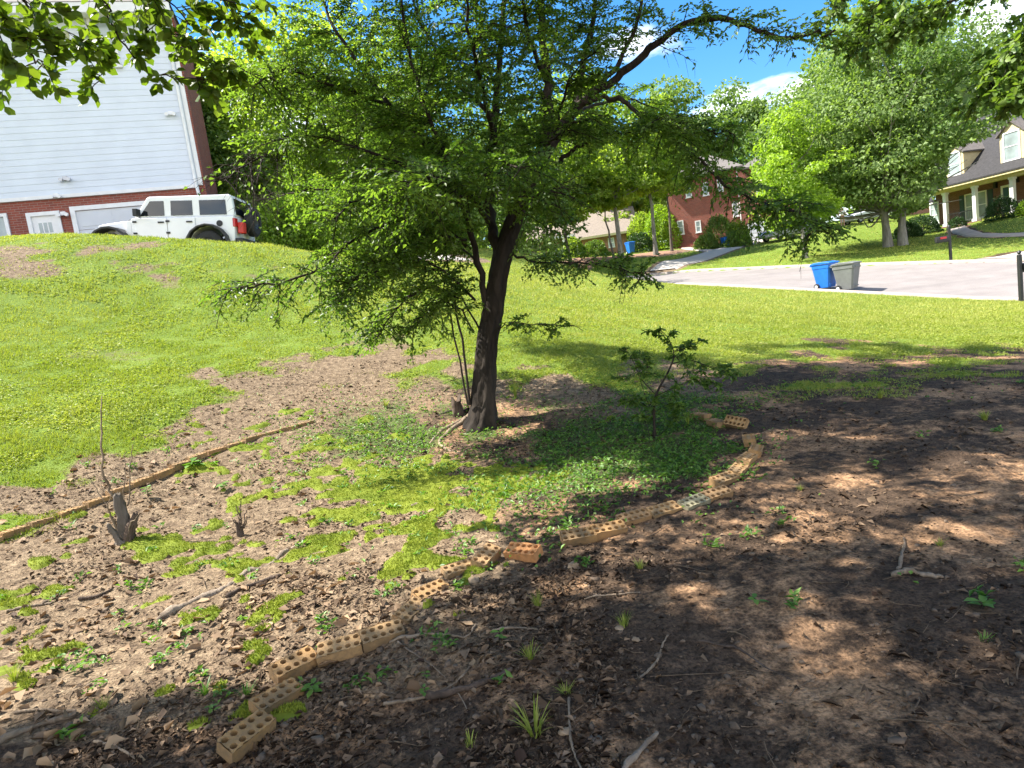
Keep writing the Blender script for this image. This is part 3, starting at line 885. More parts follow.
def spray(wood, fol, p0, dirn, length, leaf=(.038, .062), twig_step=.055, leaf_step=.0215, droop=.25, wr=.006, flat=.3, twl=.30):
    """one leafy side branch: a drooping rod, alternate twigs in its plane, alternate leaves on every twig"""
    m = 7
    q = np.linspace(0, 1, m)
    d = norm(dirn)
    pts = p0 + d * (q * length)[:, None] - UPV * (droop * length * q ** 2)[:, None] + rng.normal(0, .02 * length, (m, 3)) * q[:, None]
    wood.tube(pts, np.linspace(wr, .0018, m), 4)
    nrm = norm(UPV + rng.normal(0, flat, 3))
    nt_ = max(3, int(length / twig_step)); side = 1
    for k in range(nt_):
        f = (k + .6 + rng.uniform(-.3, .3)) / nt_
        f = min(max(f, .08), 1)
        pos = np.array([np.interp(f, q, pts[:, j]) for j in range(3)])
        tan = norm(pts[min(m - 1, int(f * (m - 1)) + 1)] - pts[max(0, int(f * (m - 1)) - 0)] + 1e-6)
        sd = norm(np.cross(tan, nrm)) * side; side = -side
        td = norm(sd * rng.uniform(.6, 1.1) + tan * rng.uniform(.5, 1.1) + UPV * rng.normal(.02, .18))
        tl = twl * rng.uniform(.45, 1.15) * (1 - .55 * f) * min(1, length / .6 + .3)
        q4 = np.linspace(0, 1, 4)
        tp = pos + td * (q4 * tl)[:, None] - UPV * (.22 * tl * q4 ** 2)[:, None]
        wood.tube(tp, np.linspace(.0024, .001, 4), 3)
        nl = max(3, int(tl / leaf_step))
        fl = (np.arange(nl) + .5) / nl
        lp = np.stack([np.interp(fl, q4, tp[:, j]) for j in range(3)], 1)
        sg = np.where(np.arange(nl) % 2 == 0, 1.0, -1.0)[:, None]
        ls = norm(np.cross(td, nrm))
        ld = norm(ls * sg * rng.uniform(.5, 1.1, (nl, 1)) + td * rng.uniform(.3, .9, (nl, 1)) - UPV * rng.uniform(.0, .45, (nl, 1)))
        ln = norm(nrm + rng.normal(0, .38, (nl, 3)))
        fol.add(lp, ld, ln, rng.uniform(leaf[0], leaf[1], nl))
    nl = 8
    fl = rng.uniform(.4, 1, nl)
    lp = np.stack([np.interp(fl, q, pts[:, j]) for j in range(3)], 1)
    fol.add(lp, norm(d + rng.normal(0, .6, (nl, 3)) - .2 * UPV), norm(nrm + rng.normal(0, .4, (nl, 3))), rng.uniform(leaf[0], leaf[1], nl))

def dress(wood, fol, pts, n, slen, start=.3, up=.1, droop=.25, fwd=.55, vert=.35, **kw):
    """side branches along a limb"""
    q = np.linspace(0, 1, len(pts))
    for k in range(n):
        f = start + (1 - start) * ((k + rng.random()) / n)
        pos = np.array([np.interp(f, q, pts[:, j]) for j in range(3)])
        i = min(len(pts) - 2, int(f * (len(pts) - 1)))
        tan = norm(pts[i + 1] - pts[i])
        h = rng.uniform(0, 2 * math.pi); hv = np.array([math.cos(h), math.sin(h), rng.normal(up, vert)])
        hv = norm(hv - tan * np.dot(hv, tan) * .6)
        dr = norm(hv + tan * fwd * rng.uniform(.5, 1.4))
        spray(wood, fol, pos, dr, rng.uniform(*slen) * (1.1 - .45 * f), droop=droop * rng.uniform(.4, 1.4), **kw)

def px_line(lst): return np.array([at(*p) for p in lst])

_shx = [-200, 0, 120, 240, 310, 400, 500, 560, 640, 700, 760, 850, 1024, 1300]
_shy = [745, 735, 705, 692, 676, 618, 578, 556, 532, 512, 462, 440, 425, 410]
sun_gaps = [(845, 520, 44, 15), (790, 506, 26, 7), (838, 648, 44, 20), (700, 596, 22, 13), (712, 620, 16, 9), (948, 674, 26, 16), (862, 430, 26, 9), (905, 440, 24, 6), (982, 468, 40, 10), (890, 492, 22, 7), (925, 536, 34, 9), (600, 588, 22, 10), (545, 583, 26, 9), (992, 752, 36, 14), (770, 545, 20, 7), (850, 572, 22, 9), (880, 600, 22, 8), (740, 540, 26, 7), (620, 560, 20, 6), (660, 562, 18, 7), (1000, 540, 20, 6), (700, 545, 18, 6), (455, 625, 22, 7), (500, 600, 26, 7), (380, 690, 26, 8), (180, 735, 40, 12), (80, 755, 40, 10), (590, 720, 18, 7), (1000, 580, 22, 6), (815, 600, 14, 6), (955, 600, 16, 5), (730, 690, 16, 6), (650, 655, 14, 6), (292, 664, 22, 12), (340, 646, 24, 9), (382, 632, 20, 9), (430, 588, 26, 10), (472, 562, 22, 9), (525, 552, 22, 7), (580, 536, 26, 7), (632, 518, 26, 7), (716, 490, 14, 6), (740, 468, 18, 10), (275, 695, 16, 6), (240, 735, 20, 10)]

def ground_under_sun(P):
    z = macro_z(P[:, 0], P[:, 1])
    for _ in range(4):
        t_ = (P[:, 2] - z) / TO_SUN[2]
        g = P - t_[:, None] * TO_SUN
        z = macro_z(g[:, 0], g[:, 1])
    g[:, 2] = z
    return g

def lets_sun_in(P, line=True):
    g = ground_under_sun(P)
    px, py, d = project(g)
    n = (vnoise(g[:, 0], g[:, 1], .2, 201) - .5) * 1.1
    lit = np.zeros(len(P), bool)
    for x_, y_, rx, ry in sun_gaps: lit |= ((px - x_) / (rx * 1.5)) ** 2 + ((py - y_) / (ry * 1.6)) ** 2 + n < 1
    lit |= (px > 560) & (py > 420) & (vnoise(g[:, 0], g[:, 1], .5, 207) > .88)
    if line: lit |= (py < np.interp(px, _shx, _shy) + n * 14)
    return lit & (d > 1)

def shade_canopy(wood, fol, region, n, z0, start, hubs=9, slen=(.6, 1.1), seed=1, **kw):
    '''limbs and sprays added to a crown out of view to shade chosen ground'''
    g_ = np.random.default_rng(seed)
    pts = []
    while len(pts) < n:
        px, py = region(g_)
        g = hit(px, py) if np.ndim(px) == 0 else None
        z = z0 + g_.uniform(0, 1.2)
        for _ in range(30):
            c = g + (z - g[2]) / TO_SUN[2] * TO_SUN
            a, b_, d = project(c)
            if d > 0 and -60 < a < 1084 and b_ > -70: z += .35
            else: break
        pts.append(c)
    pts = np.array(pts)
    hub = pts[g_.choice(n, hubs, replace=False)]
    for h in hub:
        mid = (start + h) / 2 + np.array([0, 0, .5])
        wood.tube(smooth_line([start, mid, h]), np.linspace(.07, .03, len(smooth_line([start, mid, h]))), 7)
    for p in pts:
        h = hub[np.argmin(np.linalg.norm(hub - p, axis=1))]
        dr = norm(np.array([g_.normal(), g_.normal(), .1])); ln = g_.uniform(*slen)
        p0 = p - dr * ln * .5
        wood.tube(smooth_line([h, (h + p0) / 2 + g_.normal(0, .08, 3), p0]), np.linspace(.018, .008, 9)[:len(smooth_line([h, h * .5 + p0 * .5, p0]))], 4)
        spray(wood, fol, p0, dr, ln, **kw)

# ---- the tree in the brick ring
base = hit(481, 424)
base_d = float((base - CAM) @ fw)
D0 = base_d
mt = thing('shade_tree', 'small leaning shade tree with dark trunk inside the curved brick edging', 'tree', base)
trunk = NB()
dk = D0 - 7.0
def L_(lst): return smooth_line([at(a, b_, c + dk) for a, b_, c in lst])
def densify(p, m):
    c_ = np.concatenate([[0], np.cumsum(np.linalg.norm(np.diff(p, axis=0), axis=1))]); q_ = np.linspace(0, c_[-1], m)
    return np.stack([np.interp(q_, c_, p[:, j]) for j in range(3)], 1)
tl = L_([(480, 436, 7.0), (483, 415, 7.0), (484, 395, 7), (487, 345, 7), (494, 302, 7), (501, 262, 7), (511, 227, 7), (524, 192, 7), (540, 163, 7), (556, 135, 7), (576, 108, 7)])
trr = np.interp(np.linspace(0, 1, len(tl)), [0, .05, .12, .25, .45, .6, .75, 1], [.22, .165, .13, .118, .112, .105, .088, .07])
tl = densify(tl, 150); trr = np.interp(np.linspace(0, 1, 150), [0, .04, .09, .25, .45, .6, .75, 1], [.235, .175, .128, .108, .10, .09, .074, .058])
V, Fc = tube_arrays(tl, trr, 40)
# fluted, lumpy bark with spreading root collar
cen = np.repeat(tl, 40, 0); rad_v = V - cen
ang = np.tile(np.arange(40) / 40 * 2 * math.pi, len(tl)); hh = np.repeat(np.linspace(0, 1, len(tl)), 40)
fl = 1 + .09 * np.sin(ang * 4 + hh * 5) + .05 * np.sin(ang * 9 - hh * 9) + .16 * np.exp(-hh / .06) * np.sin(ang * 5 + 1)
for q_, (sa, sh_, am) in enumerate(((5, 16, .13), (10, 40, .10), (18, 90, .06))):
    fl = fl + am * (vnoise(np.cos(ang) * sa + 40, np.sin(ang) * sa + hh * sh_, 1.6, 5 + q_) - .5) * 1.6
V = cen + rad_v * fl[:, None]
trunk.add(V, Fc, .5)
wood = NB(); fol = Foliage()
limbs = [
 # points, r0, r1, sprays, (lengths), start
 ([(501, 264, 7), (493, 230, 7.1), (489, 195, 7.2), (491, 150, 7.3), (497, 100, 7.4), (500, 50, 7.5), (505, -20, 7.6), (508, -100, 7.6)], .082, .025, 24, (.5, 1.2), .35),
 ([(541, 160, 7), (548, 110, 7.1), (546, 60, 7.2), (541, 10, 7.3), (538, -60, 7.4), (535, -170, 7.4)], .085, .03, 16, (.5, 1.2), .3),
 ([(576, 108, 7), (600, 88, 6.9), (632, 66, 6.8), (655, 43, 6.7), (685, 24, 6.6), (720, 18, 6.5), (745, 24, 6.4), (770, 37, 6.3), (800, 38, 6.2), (835, 30, 6.1)], .062, .014, 15, (.25, .6), .3),
 ([(576, 108, 7), (582, 70, 7.1), (590, 30, 7.2), (598, -20, 7.3), (605, -120, 7.4)], .055, .02, 12, (.4, 1.0), .3),
 ([(592, 95, 6.9), (612, 72, 6.8), (628, 45, 6.7), (640, 8, 6.6), (652, -50, 6.5)], .04, .014, 7, (.3, .7), .45),
 ([(585, 103, 6.95), (604, 98, 6.9), (623, 101, 6.8), (639, 115, 6.7), (667, 134, 6.6), (700, 162, 6.4), (735, 190, 6.2), (770, 205, 6.05), (800, 214, 5.9), (816, 232, 5.85)], .036, .006, 34, (.25, .62), .3),
 ([(640, 115, 6.7), (672, 118, 6.6), (700, 128, 6.5), (735, 135, 6.4)], .016, .005, 11, (.25, .5), .2),
 ([(560, 163, 7), (567, 155, 6.95), (589, 140, 6.8), (615, 133, 6.7), (640, 132, 6.6), (662, 118, 6.5)], .03, .008, 10, (.25, .55), .35),
 ([(507, 250, 7), (530, 260, 6.9), (570, 262, 6.7), (610, 268, 6.5), (652, 277, 6.3)], .018, .004, 16, (.2, .42), .25),
 ([(489, 335, 7), (505, 326, 6.95), (520, 322, 6.9), (545, 326, 6.8), (570, 325, 6.75)], .008, .003, 7, (.12, .26), .3),
 ([(487, 312, 7), (478, 262, 6.9), (462, 205, 6.8), (447, 160, 6.8), (428, 115, 6.8), (408, 45, 6.8), (396, -40, 6.8)], .05, .015, 24, (.5, 1.1), .3),
 ([(470, 405, 6.95), (462, 340, 6.9), (452, 290, 6.85), (444, 240, 6.8), (434, 185, 6.7)], .016, .006, 7, (.25, .55), .45),
 ([(468, 405, 6.9), (450, 318, 6.8), (439, 272, 6.7), (425, 220, 6.6)], .013, .005, 6, (.25, .5), .4),
 ([(462, 205, 6.8), (430, 180, 6.6), (400, 165, 6.4), (350, 147, 6.1), (300, 137, 5.9), (255, 158, 5.7), (222, 182, 5.5)], .032, .006, 27, (.4, .9), .15),
 ([(470, 250, 6.9), (440, 222, 6.7), (410, 218, 6.5), (360, 236, 6.1), (320, 268, 5.8), (275, 284, 5.6), (228, 290, 5.5)], .024, .005, 25, (.25, .65), .12),
 ([(447, 160, 6.8), (420, 140, 7.0), (390, 105, 7.2), (345, 45, 7.3), (325, 5, 7.4), (300, -60, 7.5)], .042, .012, 24, (.4, 1.0), .15),
 ([(480, 330, 7), (462, 300, 6.8), (430, 288, 6.5), (398, 308, 6.3), (378, 338, 6.2)], .013, .004, 16, (.25, .55), .25),
 ([(475, 300, 6.9), (440, 268, 6.5), (400, 262, 6.1), (360, 280, 5.8), (335, 300, 5.6)], .015, .004, 16, (.3, .6), .2),
 ([(490, 200, 7.2), (452, 162, 8.0), (402, 130, 8.8), (352, 112, 9.6), (300, 100, 10.2)], .04, .01, 26, (.5, 1.1), .2),
 ([(548, 130, 7.1), (588, 108, 7.9), (625, 100, 8.6), (660, 110, 9.1)], .035, .01, 10, (.35, .7), .25),
 ([(489, 222, 7.1), (474, 200, 6.2), (450, 180, 5.4), (425, 178, 4.9), (400, 190, 4.6)], .03, .006, 20, (.35, .75), .2),
 ([(500, 190, 7.1), (500, 172, 6.3), (505, 165, 5.6), (520, 170, 5.0)], .025, .006, 13, (.3, .6), .3),
 ([(497, 150, 7.2), (482, 90, 6.4), (470, 30, 5.8), (460, -60, 5.2)], .035, .01, 16, (.4, .9), .25),
 ([(497, 120, 7.3), (455, 80, 7.6), (420, 20, 7.9), (395, -60, 8.2)], .035, .01, 16, (.4, .9), .2),
 ([(545, 80, 7.2), (530, 40, 6.5), (522, -10, 6.0), (520, -90, 5.5)], .035, .01, 14, (.4, .9), .25),
 ([(462, 205, 6.8), (420, 200, 7.2), (370, 190, 7.7), (310, 190, 8.1), (270, 200, 8.4)], .026, .006, 22, (.4, .8), .15),
 ([(390, 105, 7.2), (340, 90, 6.6), (290, 70, 6.1), (255, 85, 5.8)], .022, .006, 18, (.4, .8), .1),
 ([(478, 262, 6.9), (450, 240, 7.4), (415, 235, 8.0), (375, 250, 8.5)], .018, .005, 15, (.35, .7), .2),
 ([(511, 232, 7), (520, 208, 6.4), (538, 195, 5.9), (566, 188, 5.6)], .02, .005, 12, (.3, .6), .25),
 ([(535, 175, 7), (548, 150, 6.4), (565, 128, 6.0), (590, 112, 5.7)], .02, .005, 12, (.3, .6), .25),
 ([(556, 135, 7), (560, 105, 6.4), (572, 75, 6.0), (596, 52, 5.7)], .02, .005, 12, (.3, .6), .2),
 ([(474, 332, 6.95), (455, 306, 6.7), (432, 306, 6.5), (412, 330, 6.3)], .011, .004, 12, (.22, .45), .2),
 ([(466, 240, 6.8), (430, 236, 6.3), (392, 252, 5.9), (350, 282, 5.6)], .018, .004, 17, (.3, .6), .15),
 ([(455, 190, 6.8), (415, 178, 6.2), (372, 190, 5.8), (330, 222, 5.5)], .02, .005, 17, (.3, .65), .15),
 # the crown's top, above the picture
 ([(508, -90, 7.6), (490, -200, 7.4), (470, -300, 7.0)], .03, .01, 14, (.6, 1.3), .0),
 ([(535, -160, 7.4), (560, -260, 7.4), (590, -350, 7.4)], .03, .01, 14, (.6, 1.3), .0),
 ([(605, -110, 7.4), (650, -190, 7.6), (700, -250, 7.8)], .025, .008, 12, (.6, 1.2), .0),
 ([(396, -30, 6.8), (360, -110, 6.6), (320, -170, 6.4)], .025, .008, 14, (.6, 1.2), .0),
 ([(460, -50, 5.2), (440, -160, 4.8), (420, -260, 4.5)], .025, .008, 14, (.6, 1.2), .0),
 ([(520, -80, 5.5), (540, -180, 5.0), (560, -280, 4.6)], .025, .008, 12, (.6, 1.2), .0),
 ([(600, -30, 7.3), (640, -90, 6.4), (690, -140, 5.8)], .025, .008, 12, (.5, 1.1), .1),
]
for pts, ra, rb, ns, sl_, st in limbs:
    ln = L_(pts)
    ln[2:-1] += rng.normal(0, .012, ln[2:-1].shape)
    sl = .76 if ra > .03 else .9
    wood.tube(ln, np.linspace(ra, rb, len(ln)) * sl * (1 + .14 * rng.random(len(ln))), 8 if ra > .02 else 6)
    dress(wood, fol, ln, int(ns * 2.5), sl_, st, droop=.35 if pts[-1][1] > 120 else .2)
n_own = sum(len(p) for p in fol.P)
def reg_far(g_):
    while True:
        px, py = g_.uniform(590, 1100), g_.uniform(344, 478)
        if py < np.interp(px, [590, 700, 760, 1100], [420, 470, 470, 440]): return px, py
shade_canopy(wood, fol, reg_far, 170, 6.4, at(545, -140, 7.4 + dk), 10, (.6, 1.2), 3, leaf=(.06, .09), twl=.4, droop=.1, wr=.007)  # unseen sprays added above the frame to shade the soil beyond the ring
P, Dv, N_, L = fol.arrays()
px_, py_, d_ = project(P)
keep = np.ones(len(P), bool)
hid = np.arange(len(P)) >= n_own
keep &= ~(hid & ((lets_sun_in(P, False)) | ((px_ > -20) & (px_ < 1044) & (py_ > -20) & (d_ > 0))))
inf = (px_ > 0) & (px_ < 1024) & (py_ > 0) & (py_ < 768)
# the crown is open over the right hand limb and below its arch, and ends above the lawn on the other side
def poly_in(px, py, poly):
    c = np.zeros(len(px), bool); n = len(poly)
    for i in range(n):
        (xa, ya), (xb, yb) = poly[i], poly[(i + 1) % n]
        k = ((ya > py) != (yb > py)) & (px < (xb - xa) * (py - ya) / (yb - ya + 1e-9) + xa); c ^= k
    return c
open1 = poly_in(px_, py_, [(635, 75), (690, 42), (800, 60), (830, 100), (700, 98)])
open2 = poly_in(px_, py_, [(555, 175), (640, 150), (690, 190), (720, 215), (690, 250), (540, 252)])
open3 = poly_in(px_, py_, [(505, 285), (700, 290), (700, 345), (585, 345), (575, 310), (505, 312)])
left_gap = ((px_ < 285) & (py_ > 152) & (py_ < np.interp(px_, [0, 215, 285], [262, 262, 250]))) | (px_ < 190)
low = py_ > np.interp(px_, [0, 215, 300, 345, 400, 440, 470, 500, 560, 580, 660, 830], [300, 315, 345, 372, 372, 350, 345, 340, 345, 300, 295, 250])
keep &= ~(inf & (px_ < 305) & (py_ > 240) & (rng.random(len(P)) < .35))
keep &= ~(inf & left_gap & (rng.random(len(P)) < .93))
keep &= ~(inf & open1 & (rng.random(len(P)) < .85)) & ~(inf & open2 & (rng.random(len(P)) < .72)) & ~(inf & open3 & (rng.random(len(P)) < .8)) & ~(inf & low)
P, Dv, N_, L = P[keep], Dv[keep], N_[keep], L[keep]
V, Fc = leaves(P, Dv, N_, L, L * rng.uniform(.46, .6, len(L)), .13, .14, .45)
print('main leaves', len(P))
tn = np.clip(fbm(P[:, 0] + P[:, 2], P[:, 1], .9, 3) + rng.normal(0, .2, len(P)), 0, 1)
nbw = NB(); nbw.add(np.concatenate(trunk.V), np.concatenate(trunk.F), .5)
def root(pts, r0_, r1_):
    p = np.array([hit(*q) for q in pts]); p = smooth_line(p)
    p[:, 2] = gz(p[:, 0], p[:, 1]) + np.linspace(.1, -.3, len(p)) * r0_
    p[0, 2] += .02
    return p, np.linspace(r0_, r1_, len(p))
nbw.build('trunk', M['bark'], mt, base, True)
wood.build('limbs', M['twig'], mt, base, True)
leafo = mesh_np('crown', V - base, Fc, M['leaf_main'], mt, np.tile(tn[:, None], (1, 2)).ravel())
for q, (pts, ra, rb) in enumerate([([(470, 418), (455, 424), (438, 434), (428, 446)], .035, .012), ([(466, 420), (448, 432), (440, 444), (466, 458)], .028, .012), ([(494, 422), (510, 424), (524, 430)], .05, .012), ([(470, 413), (450, 412), (432, 418)], .05, .012)]):
    p, r = root(pts, ra, rb)
    n_ = NB(); n_.tube(p, r, 8); n_.build('root', M['dead_wood'] if q < 2 else M['bark'], mt, base, True)

def ragged_stump(name, px, py, h, r, label, cat, mat, lean=(0, 0), group=None):
    b0 = hit(px, py)
    o = thing(name, label, cat, b0)
    n = 16; rows = 8; V = []
    for k in range(rows):
        f = k / (rows - 1)
        for j in range(n):
            a = 2 * math.pi * j / n
            rr = r * (1.15 - .35 * min(1, f * 2.5) + .25 * math.sin(a * 3 + 1) * (1 - f) + .14 * random.uniform(-1, 1))
            zz = h * f * (1 + (0 if k < rows - 1 else .28 * math.sin(a * 2 + .6) + random.uniform(-.12, .12))) - .05 * (k == 0)
            V.append((rr * math.cos(a) + lean[0] * f * h, rr * math.sin(a) + lean[1] * f * h, zz))
    V.append((lean[0] * h, lean[1] * h, h * .75))
    m_ = MB(); Fc = [(k * n + j, k * n + (j + 1) % n, (k + 1) * n + (j + 1) % n, (k + 1) * n + j) for k in range(rows - 1) for j in range(n)]
    Fc += [((rows - 1) * n + j, (rows - 1) * n + (j + 1) % n, rows * n) for j in range(n)]
    m_.add(V, Fc).build('trunk', mat, o, True, angle=60)
    return o, b0
s0, sb = ragged_stump('stump', 458, 415, .19, .07, 'broken dark stump hard against the base of the shade tree', 'stump', M['dark_wood'])

# dead shrub stump with bare shoots
sb = hit(125, 541); s1 = thing('dead_shrub', 'dead shrub stump with tall bare shoots beside the straight brick row', 'stump', sb)
def stub(parent, pts, ra, rb, mat, o_loc, seed):
    p = densify(smooth_line(pts), 26); n = 22
    V, Fc = tube_arrays(p, np.interp(np.linspace(0, 1, 26), [0, .15, .5, 1], [ra * 1.5, ra * 1.1, ra * .9, rb]), n)
    c_ = np.repeat(p, n, 0); an = np.tile(np.arange(n) / n * 6.283, 26); hq = np.repeat(np.linspace(0, 1, 26), n)
    f_ = 1 + .8 * (vnoise(np.cos(an) * 3 + seed, np.sin(an) * 3 + hq * 3, 1.0, seed) - .5) + .5 * (vnoise(np.cos(an) * 9 + seed, np.sin(an) * 9 + hq * 14, 1.5, seed + 3) - .5)
    V = c_ + (V - c_) * f_[:, None]
    V[-n:, 2] += rng.normal(0, ra * .55, n); V[-n:] += (p[-1] - V[-n:]) * .35
    V = np.concatenate([V, [p[-1] - [0, 0, ra * .5]]]); m_ = len(V) - 1
    Fc = np.concatenate([Fc, [[m_ - n + k, m_ - n + (k + 1) % n, m_, m_] for k in range(n)]])
    mesh_np('trunk', V - o_loc, Fc, M[mat], parent, smooth=True)
db = float((sb - CAM) @ fw)
stub(s1, [at(127, 545, db), at(125, 525, db), at(120, 508, db), at(117, 494, db)], .040, .026, 'brown_bark', sb, 4)
stub(s1, [at(129, 545, db - .02), at(131, 530, db - .02), at(136, 514, db)], .034, .02, 'dark_wood', sb, 9)
stub(s1, [at(121, 544, db - .04), at(113, 532, db - .06), at(108, 524, db - .08)], .022, .012, 'brown_bark', sb, 12)
dd = float((sb - CAM) @ fw)
def shoot(pts, r0_, r1_, parent, b0, name='shoot', mat='dead_wood', dz=0):
    p = smooth_line([at(a, b_, dd + c) for a, b_, c in pts]); p[1:-1] += rng.normal(0, .006, p[1:-1].shape)
    n_ = NB(); n_.tube(p, np.linspace(r0_, r1_, len(p)), 6); n_.build(name, M[mat], parent, b0, True)
shoot([(120, 520, 0), (112, 490, 0), (104, 475, -.02), (101, 440, -.02), (101, 415, 0), (102, 396, .02)], .012, .003, s1, sb)
shoot([(128, 505, 0), (130, 480, .02), (131, 462, .02), (133, 444, .02)], .006, .0025, s1, sb)
shoot([(118, 530, -.02), (106, 505, -.04), (95, 488, -.06), (86, 472, -.06)], .005, .002, s1, sb)
shoot([(124, 500, 0), (125, 470, 0), (126, 452, 0)], .004, .002, s1, sb)
shoot([(122, 538, -.03), (112, 520, -.05), (108, 508, -.08), (112, 490, -.1)], .007, .003, s1, sb)
shoot([(128, 540, -.03), (130, 525, -.05), (138, 515, -.06)], .005, .002, s1, sb)
s2, sb2 = ragged_stump('twiggy_stub', 240, 534, .10, .022, 'small twiggy dead stub among the moss patches', 'stump', M['dark_wood'])
dd = float((sb2 - CAM) @ fw)
for a, b_ in ((236, 506), (246, 510), (232, 518), (250, 516), (241, 500)):
    shoot([(240, 532, 0), ((240 + a) / 2 + 1, (b_ + 530) / 2, -.02), (a, b_, -.02)], .006, .003, s2, sb2, 'shoot', 'dark_wood')

# ---- the young shrub inside the ring
sb3 = hit(655, 438)
dd = float((sb3 - CAM) @ fw)
s3 = thing('leafy_shrub', 'young shrub with thin stem and flat leafy sprays at the ring edge', 'shrub', sb3)
wood = NB(); fol = Foliage()
def SL(lst): return smooth_line([at(a, b_, dd + c) for a, b_, c in lst])
stems = [([(655, 440, 0), (654, 415, 0), (656, 395, 0), (668, 372, -.02), (674, 355, 0), (668, 338, .02), (660, 330, .03)], .014, .002, 5, (.1, .22), .6),
         ([(656, 395, 0), (640, 376, .05), (650, 366, .03), (625, 378, .1)], .005, .002, 6, (.12, .24), .4),
         ([(672, 364, 0), (690, 360, -.1), (712, 368, -.15), (732, 375, -.2)], .005, .002, 7, (.12, .22), .1),
         ([(656, 396, 0), (680, 385, -.1), (700, 378, -.15), (716, 384, -.2)], .004, .002, 6, (.12, .22), .2),
         ([(654, 412, 0), (640, 402, .02), (628, 400, .04)], .004, .002, 5, (.1, .2), .1),
         ([(655, 412, 0), (668, 404, -.03), (682, 402, -.08)], .004, .002, 5, (.1, .2), .1),
         ([(674, 352, 0), (686, 348, -.03), (700, 341, -.05)], .003, .0015, 3, (.08, .14), .2),
         ([(655, 420, 0), (645, 395, .1), (635, 365, .15), (625, 348, .18)], .004, .0015, 3, (.06, .12), .7),
         ([(650, 436, 0), (646, 424, .02), (642, 415, .02)], .004, .0015, 3, (.06, .12), .4),
         ([(660, 436, 0), (668, 424, -.02), (676, 414, -.03)], .004, .0015, 3, (.06, .12), .4)]
for pts, ra, rb, ns, sl_, st in stems:
    ln = SL(pts); wood.tube(ln, np.linspace(ra, rb, len(ln)), 6)
    dress(wood, fol, ln, int(ns * 2.2), sl_, st, droop=.2, leaf=(.03, .052), twig_step=.04, leaf_step=.02, wr=.0025, twl=.14, vert=.15)
wood.build('stem', M['twig'], s3, sb3, True)
P, Dv, N_, L = fol.arrays()
V, Fc = leaves6(P, Dv, N_, L, L * .6)
mesh_np('crown', V - sb3, Fc, M['leaf_main'], s3, np.repeat(rng.random(len(P)), 4))

# ---- two big trees the photographer stands under
def overhead(name, label, trunk_pts, tr, vis, hidden, mat, leafsz, wd, base_p, extra=None):
    o = thing(name, label, 'tree', base_p)
    tk = NB(); tk.tube(smooth_line(trunk_pts), np.linspace(tr, tr * .6, len(smooth_line(trunk_pts))), 16)
    tk.build('trunk', M['brown_bark'], o, base_p, True)
    wood = NB(); fol = Foliage()
    for pts, ra, rb, ns, sl_, st in vis:
        ln = smooth_line(px_line(pts)); ln[1:-1] += rng.normal(0, .02, ln[1:-1].shape)
        wood.tube(ln, np.linspace(ra, rb, len(ln)), 7)
        dress(wood, fol, ln, ns, sl_, st, droop=.45, leaf=leafsz, twig_step=.085, leaf_step=.042, wr=.004, twl=.2, flat=.6)
    nvis = sum(len(p) for p in fol.P)
    for pts, ra, rb, ns, sl_, st in hidden:
        ln = smooth_line(pts); wood.tube(ln, np.linspace(ra, rb, len(ln)), 7)
        dress(wood, fol, ln, ns, sl_, st, droop=.1, leaf=(leafsz[0] * 1.15, leafsz[1] * 1.25), twig_step=.12, leaf_step=.06, wr=.008, twl=.42, flat=.5)
    if extra: extra(wood, fol)
    P, Dv, N_, L = fol.arrays()
    px_, py_, d_ = project(P)
    inf = (px_ > -15) & (px_ < 1039) & (py_ > -15) & (py_ < 783) & (d_ > 0)
    keep = ~inf & ~lets_sun_in(P); keep[:nvis] = True
    keep &= ~(inf & (px_ > 900) & (py_ > 116))
    P, Dv, N_, L = P[keep], Dv[keep], N_[keep], L[keep]
    print(name, len(P), nvis)
    V, Fc = leaves6(P, Dv, N_, L, L * rng.uniform(.6, .85, len(L)), .1, .18)
    mesh_np('crown', V - base_p, Fc, M[mat], o, np.repeat(np.clip(rng.normal(.45, .25, len(P)), 0, 1), 4))
    # wood that would cross the view is left where leaves hang only
    wood.build('limbs', M['twig'], o, base_p, True)
    return o
bA = np.array([-4.2, -2.6, 0]); bA[2] = gz(bA[0], bA[1]) - .1
visA = [([(-80, -120, 3.4), (-20, -40, 3.6), (22, 8, 3.8), (48, 26, 3.9), (70, 40, 4.0)], .012, .003, 10, (.2, .42), .3),
        ([(-120, -60, 3.3), (-50, -10, 3.4), (0, 30, 3.5), (30, 55, 3.6), (45, 66, 3.7)], .012, .003, 8, (.15, .34), .4),
        ([(60, -90, 4.2), (88, -20, 4.3), (94, 20, 4.3), (96, 60, 4.35), (100, 82, 4.4)], .008, .003, 6, (.1, .22), .5),
        ([(90, -110, 4.2), (130, -30, 4.2), (160, 20, 4.3), (195, 50, 4.4), (222, 74, 4.5)], .012, .003, 13, (.2, .4), .25),
        ([(120, -120, 4), (165, -40, 4.1), (205, -10, 4.2), (235, 5, 4.3), (248, 20, 4.4)], .012, .003, 11, (.2, .42), .3),
        ([(60, -60, 4.1), (100, 0, 4.2), (120, 40, 4.2), (150, 72, 4.3), (200, 80, 4.4), (228, 74, 4.5)], .008, .003, 8, (.12, .26), .4),
        ([(-40, -120, 3.9), (40, -60, 4.0), (100, -25, 4.1), (150, -10, 4.2), (190, 25, 4.3)], .014, .004, 14, (.25, .5), .25),
        ([(-60, 0, 3.4), (-20, 20, 3.4), (4, 40, 3.5), (12, 58, 3.5)], .006, .003, 4, (.1, .2), .4)]
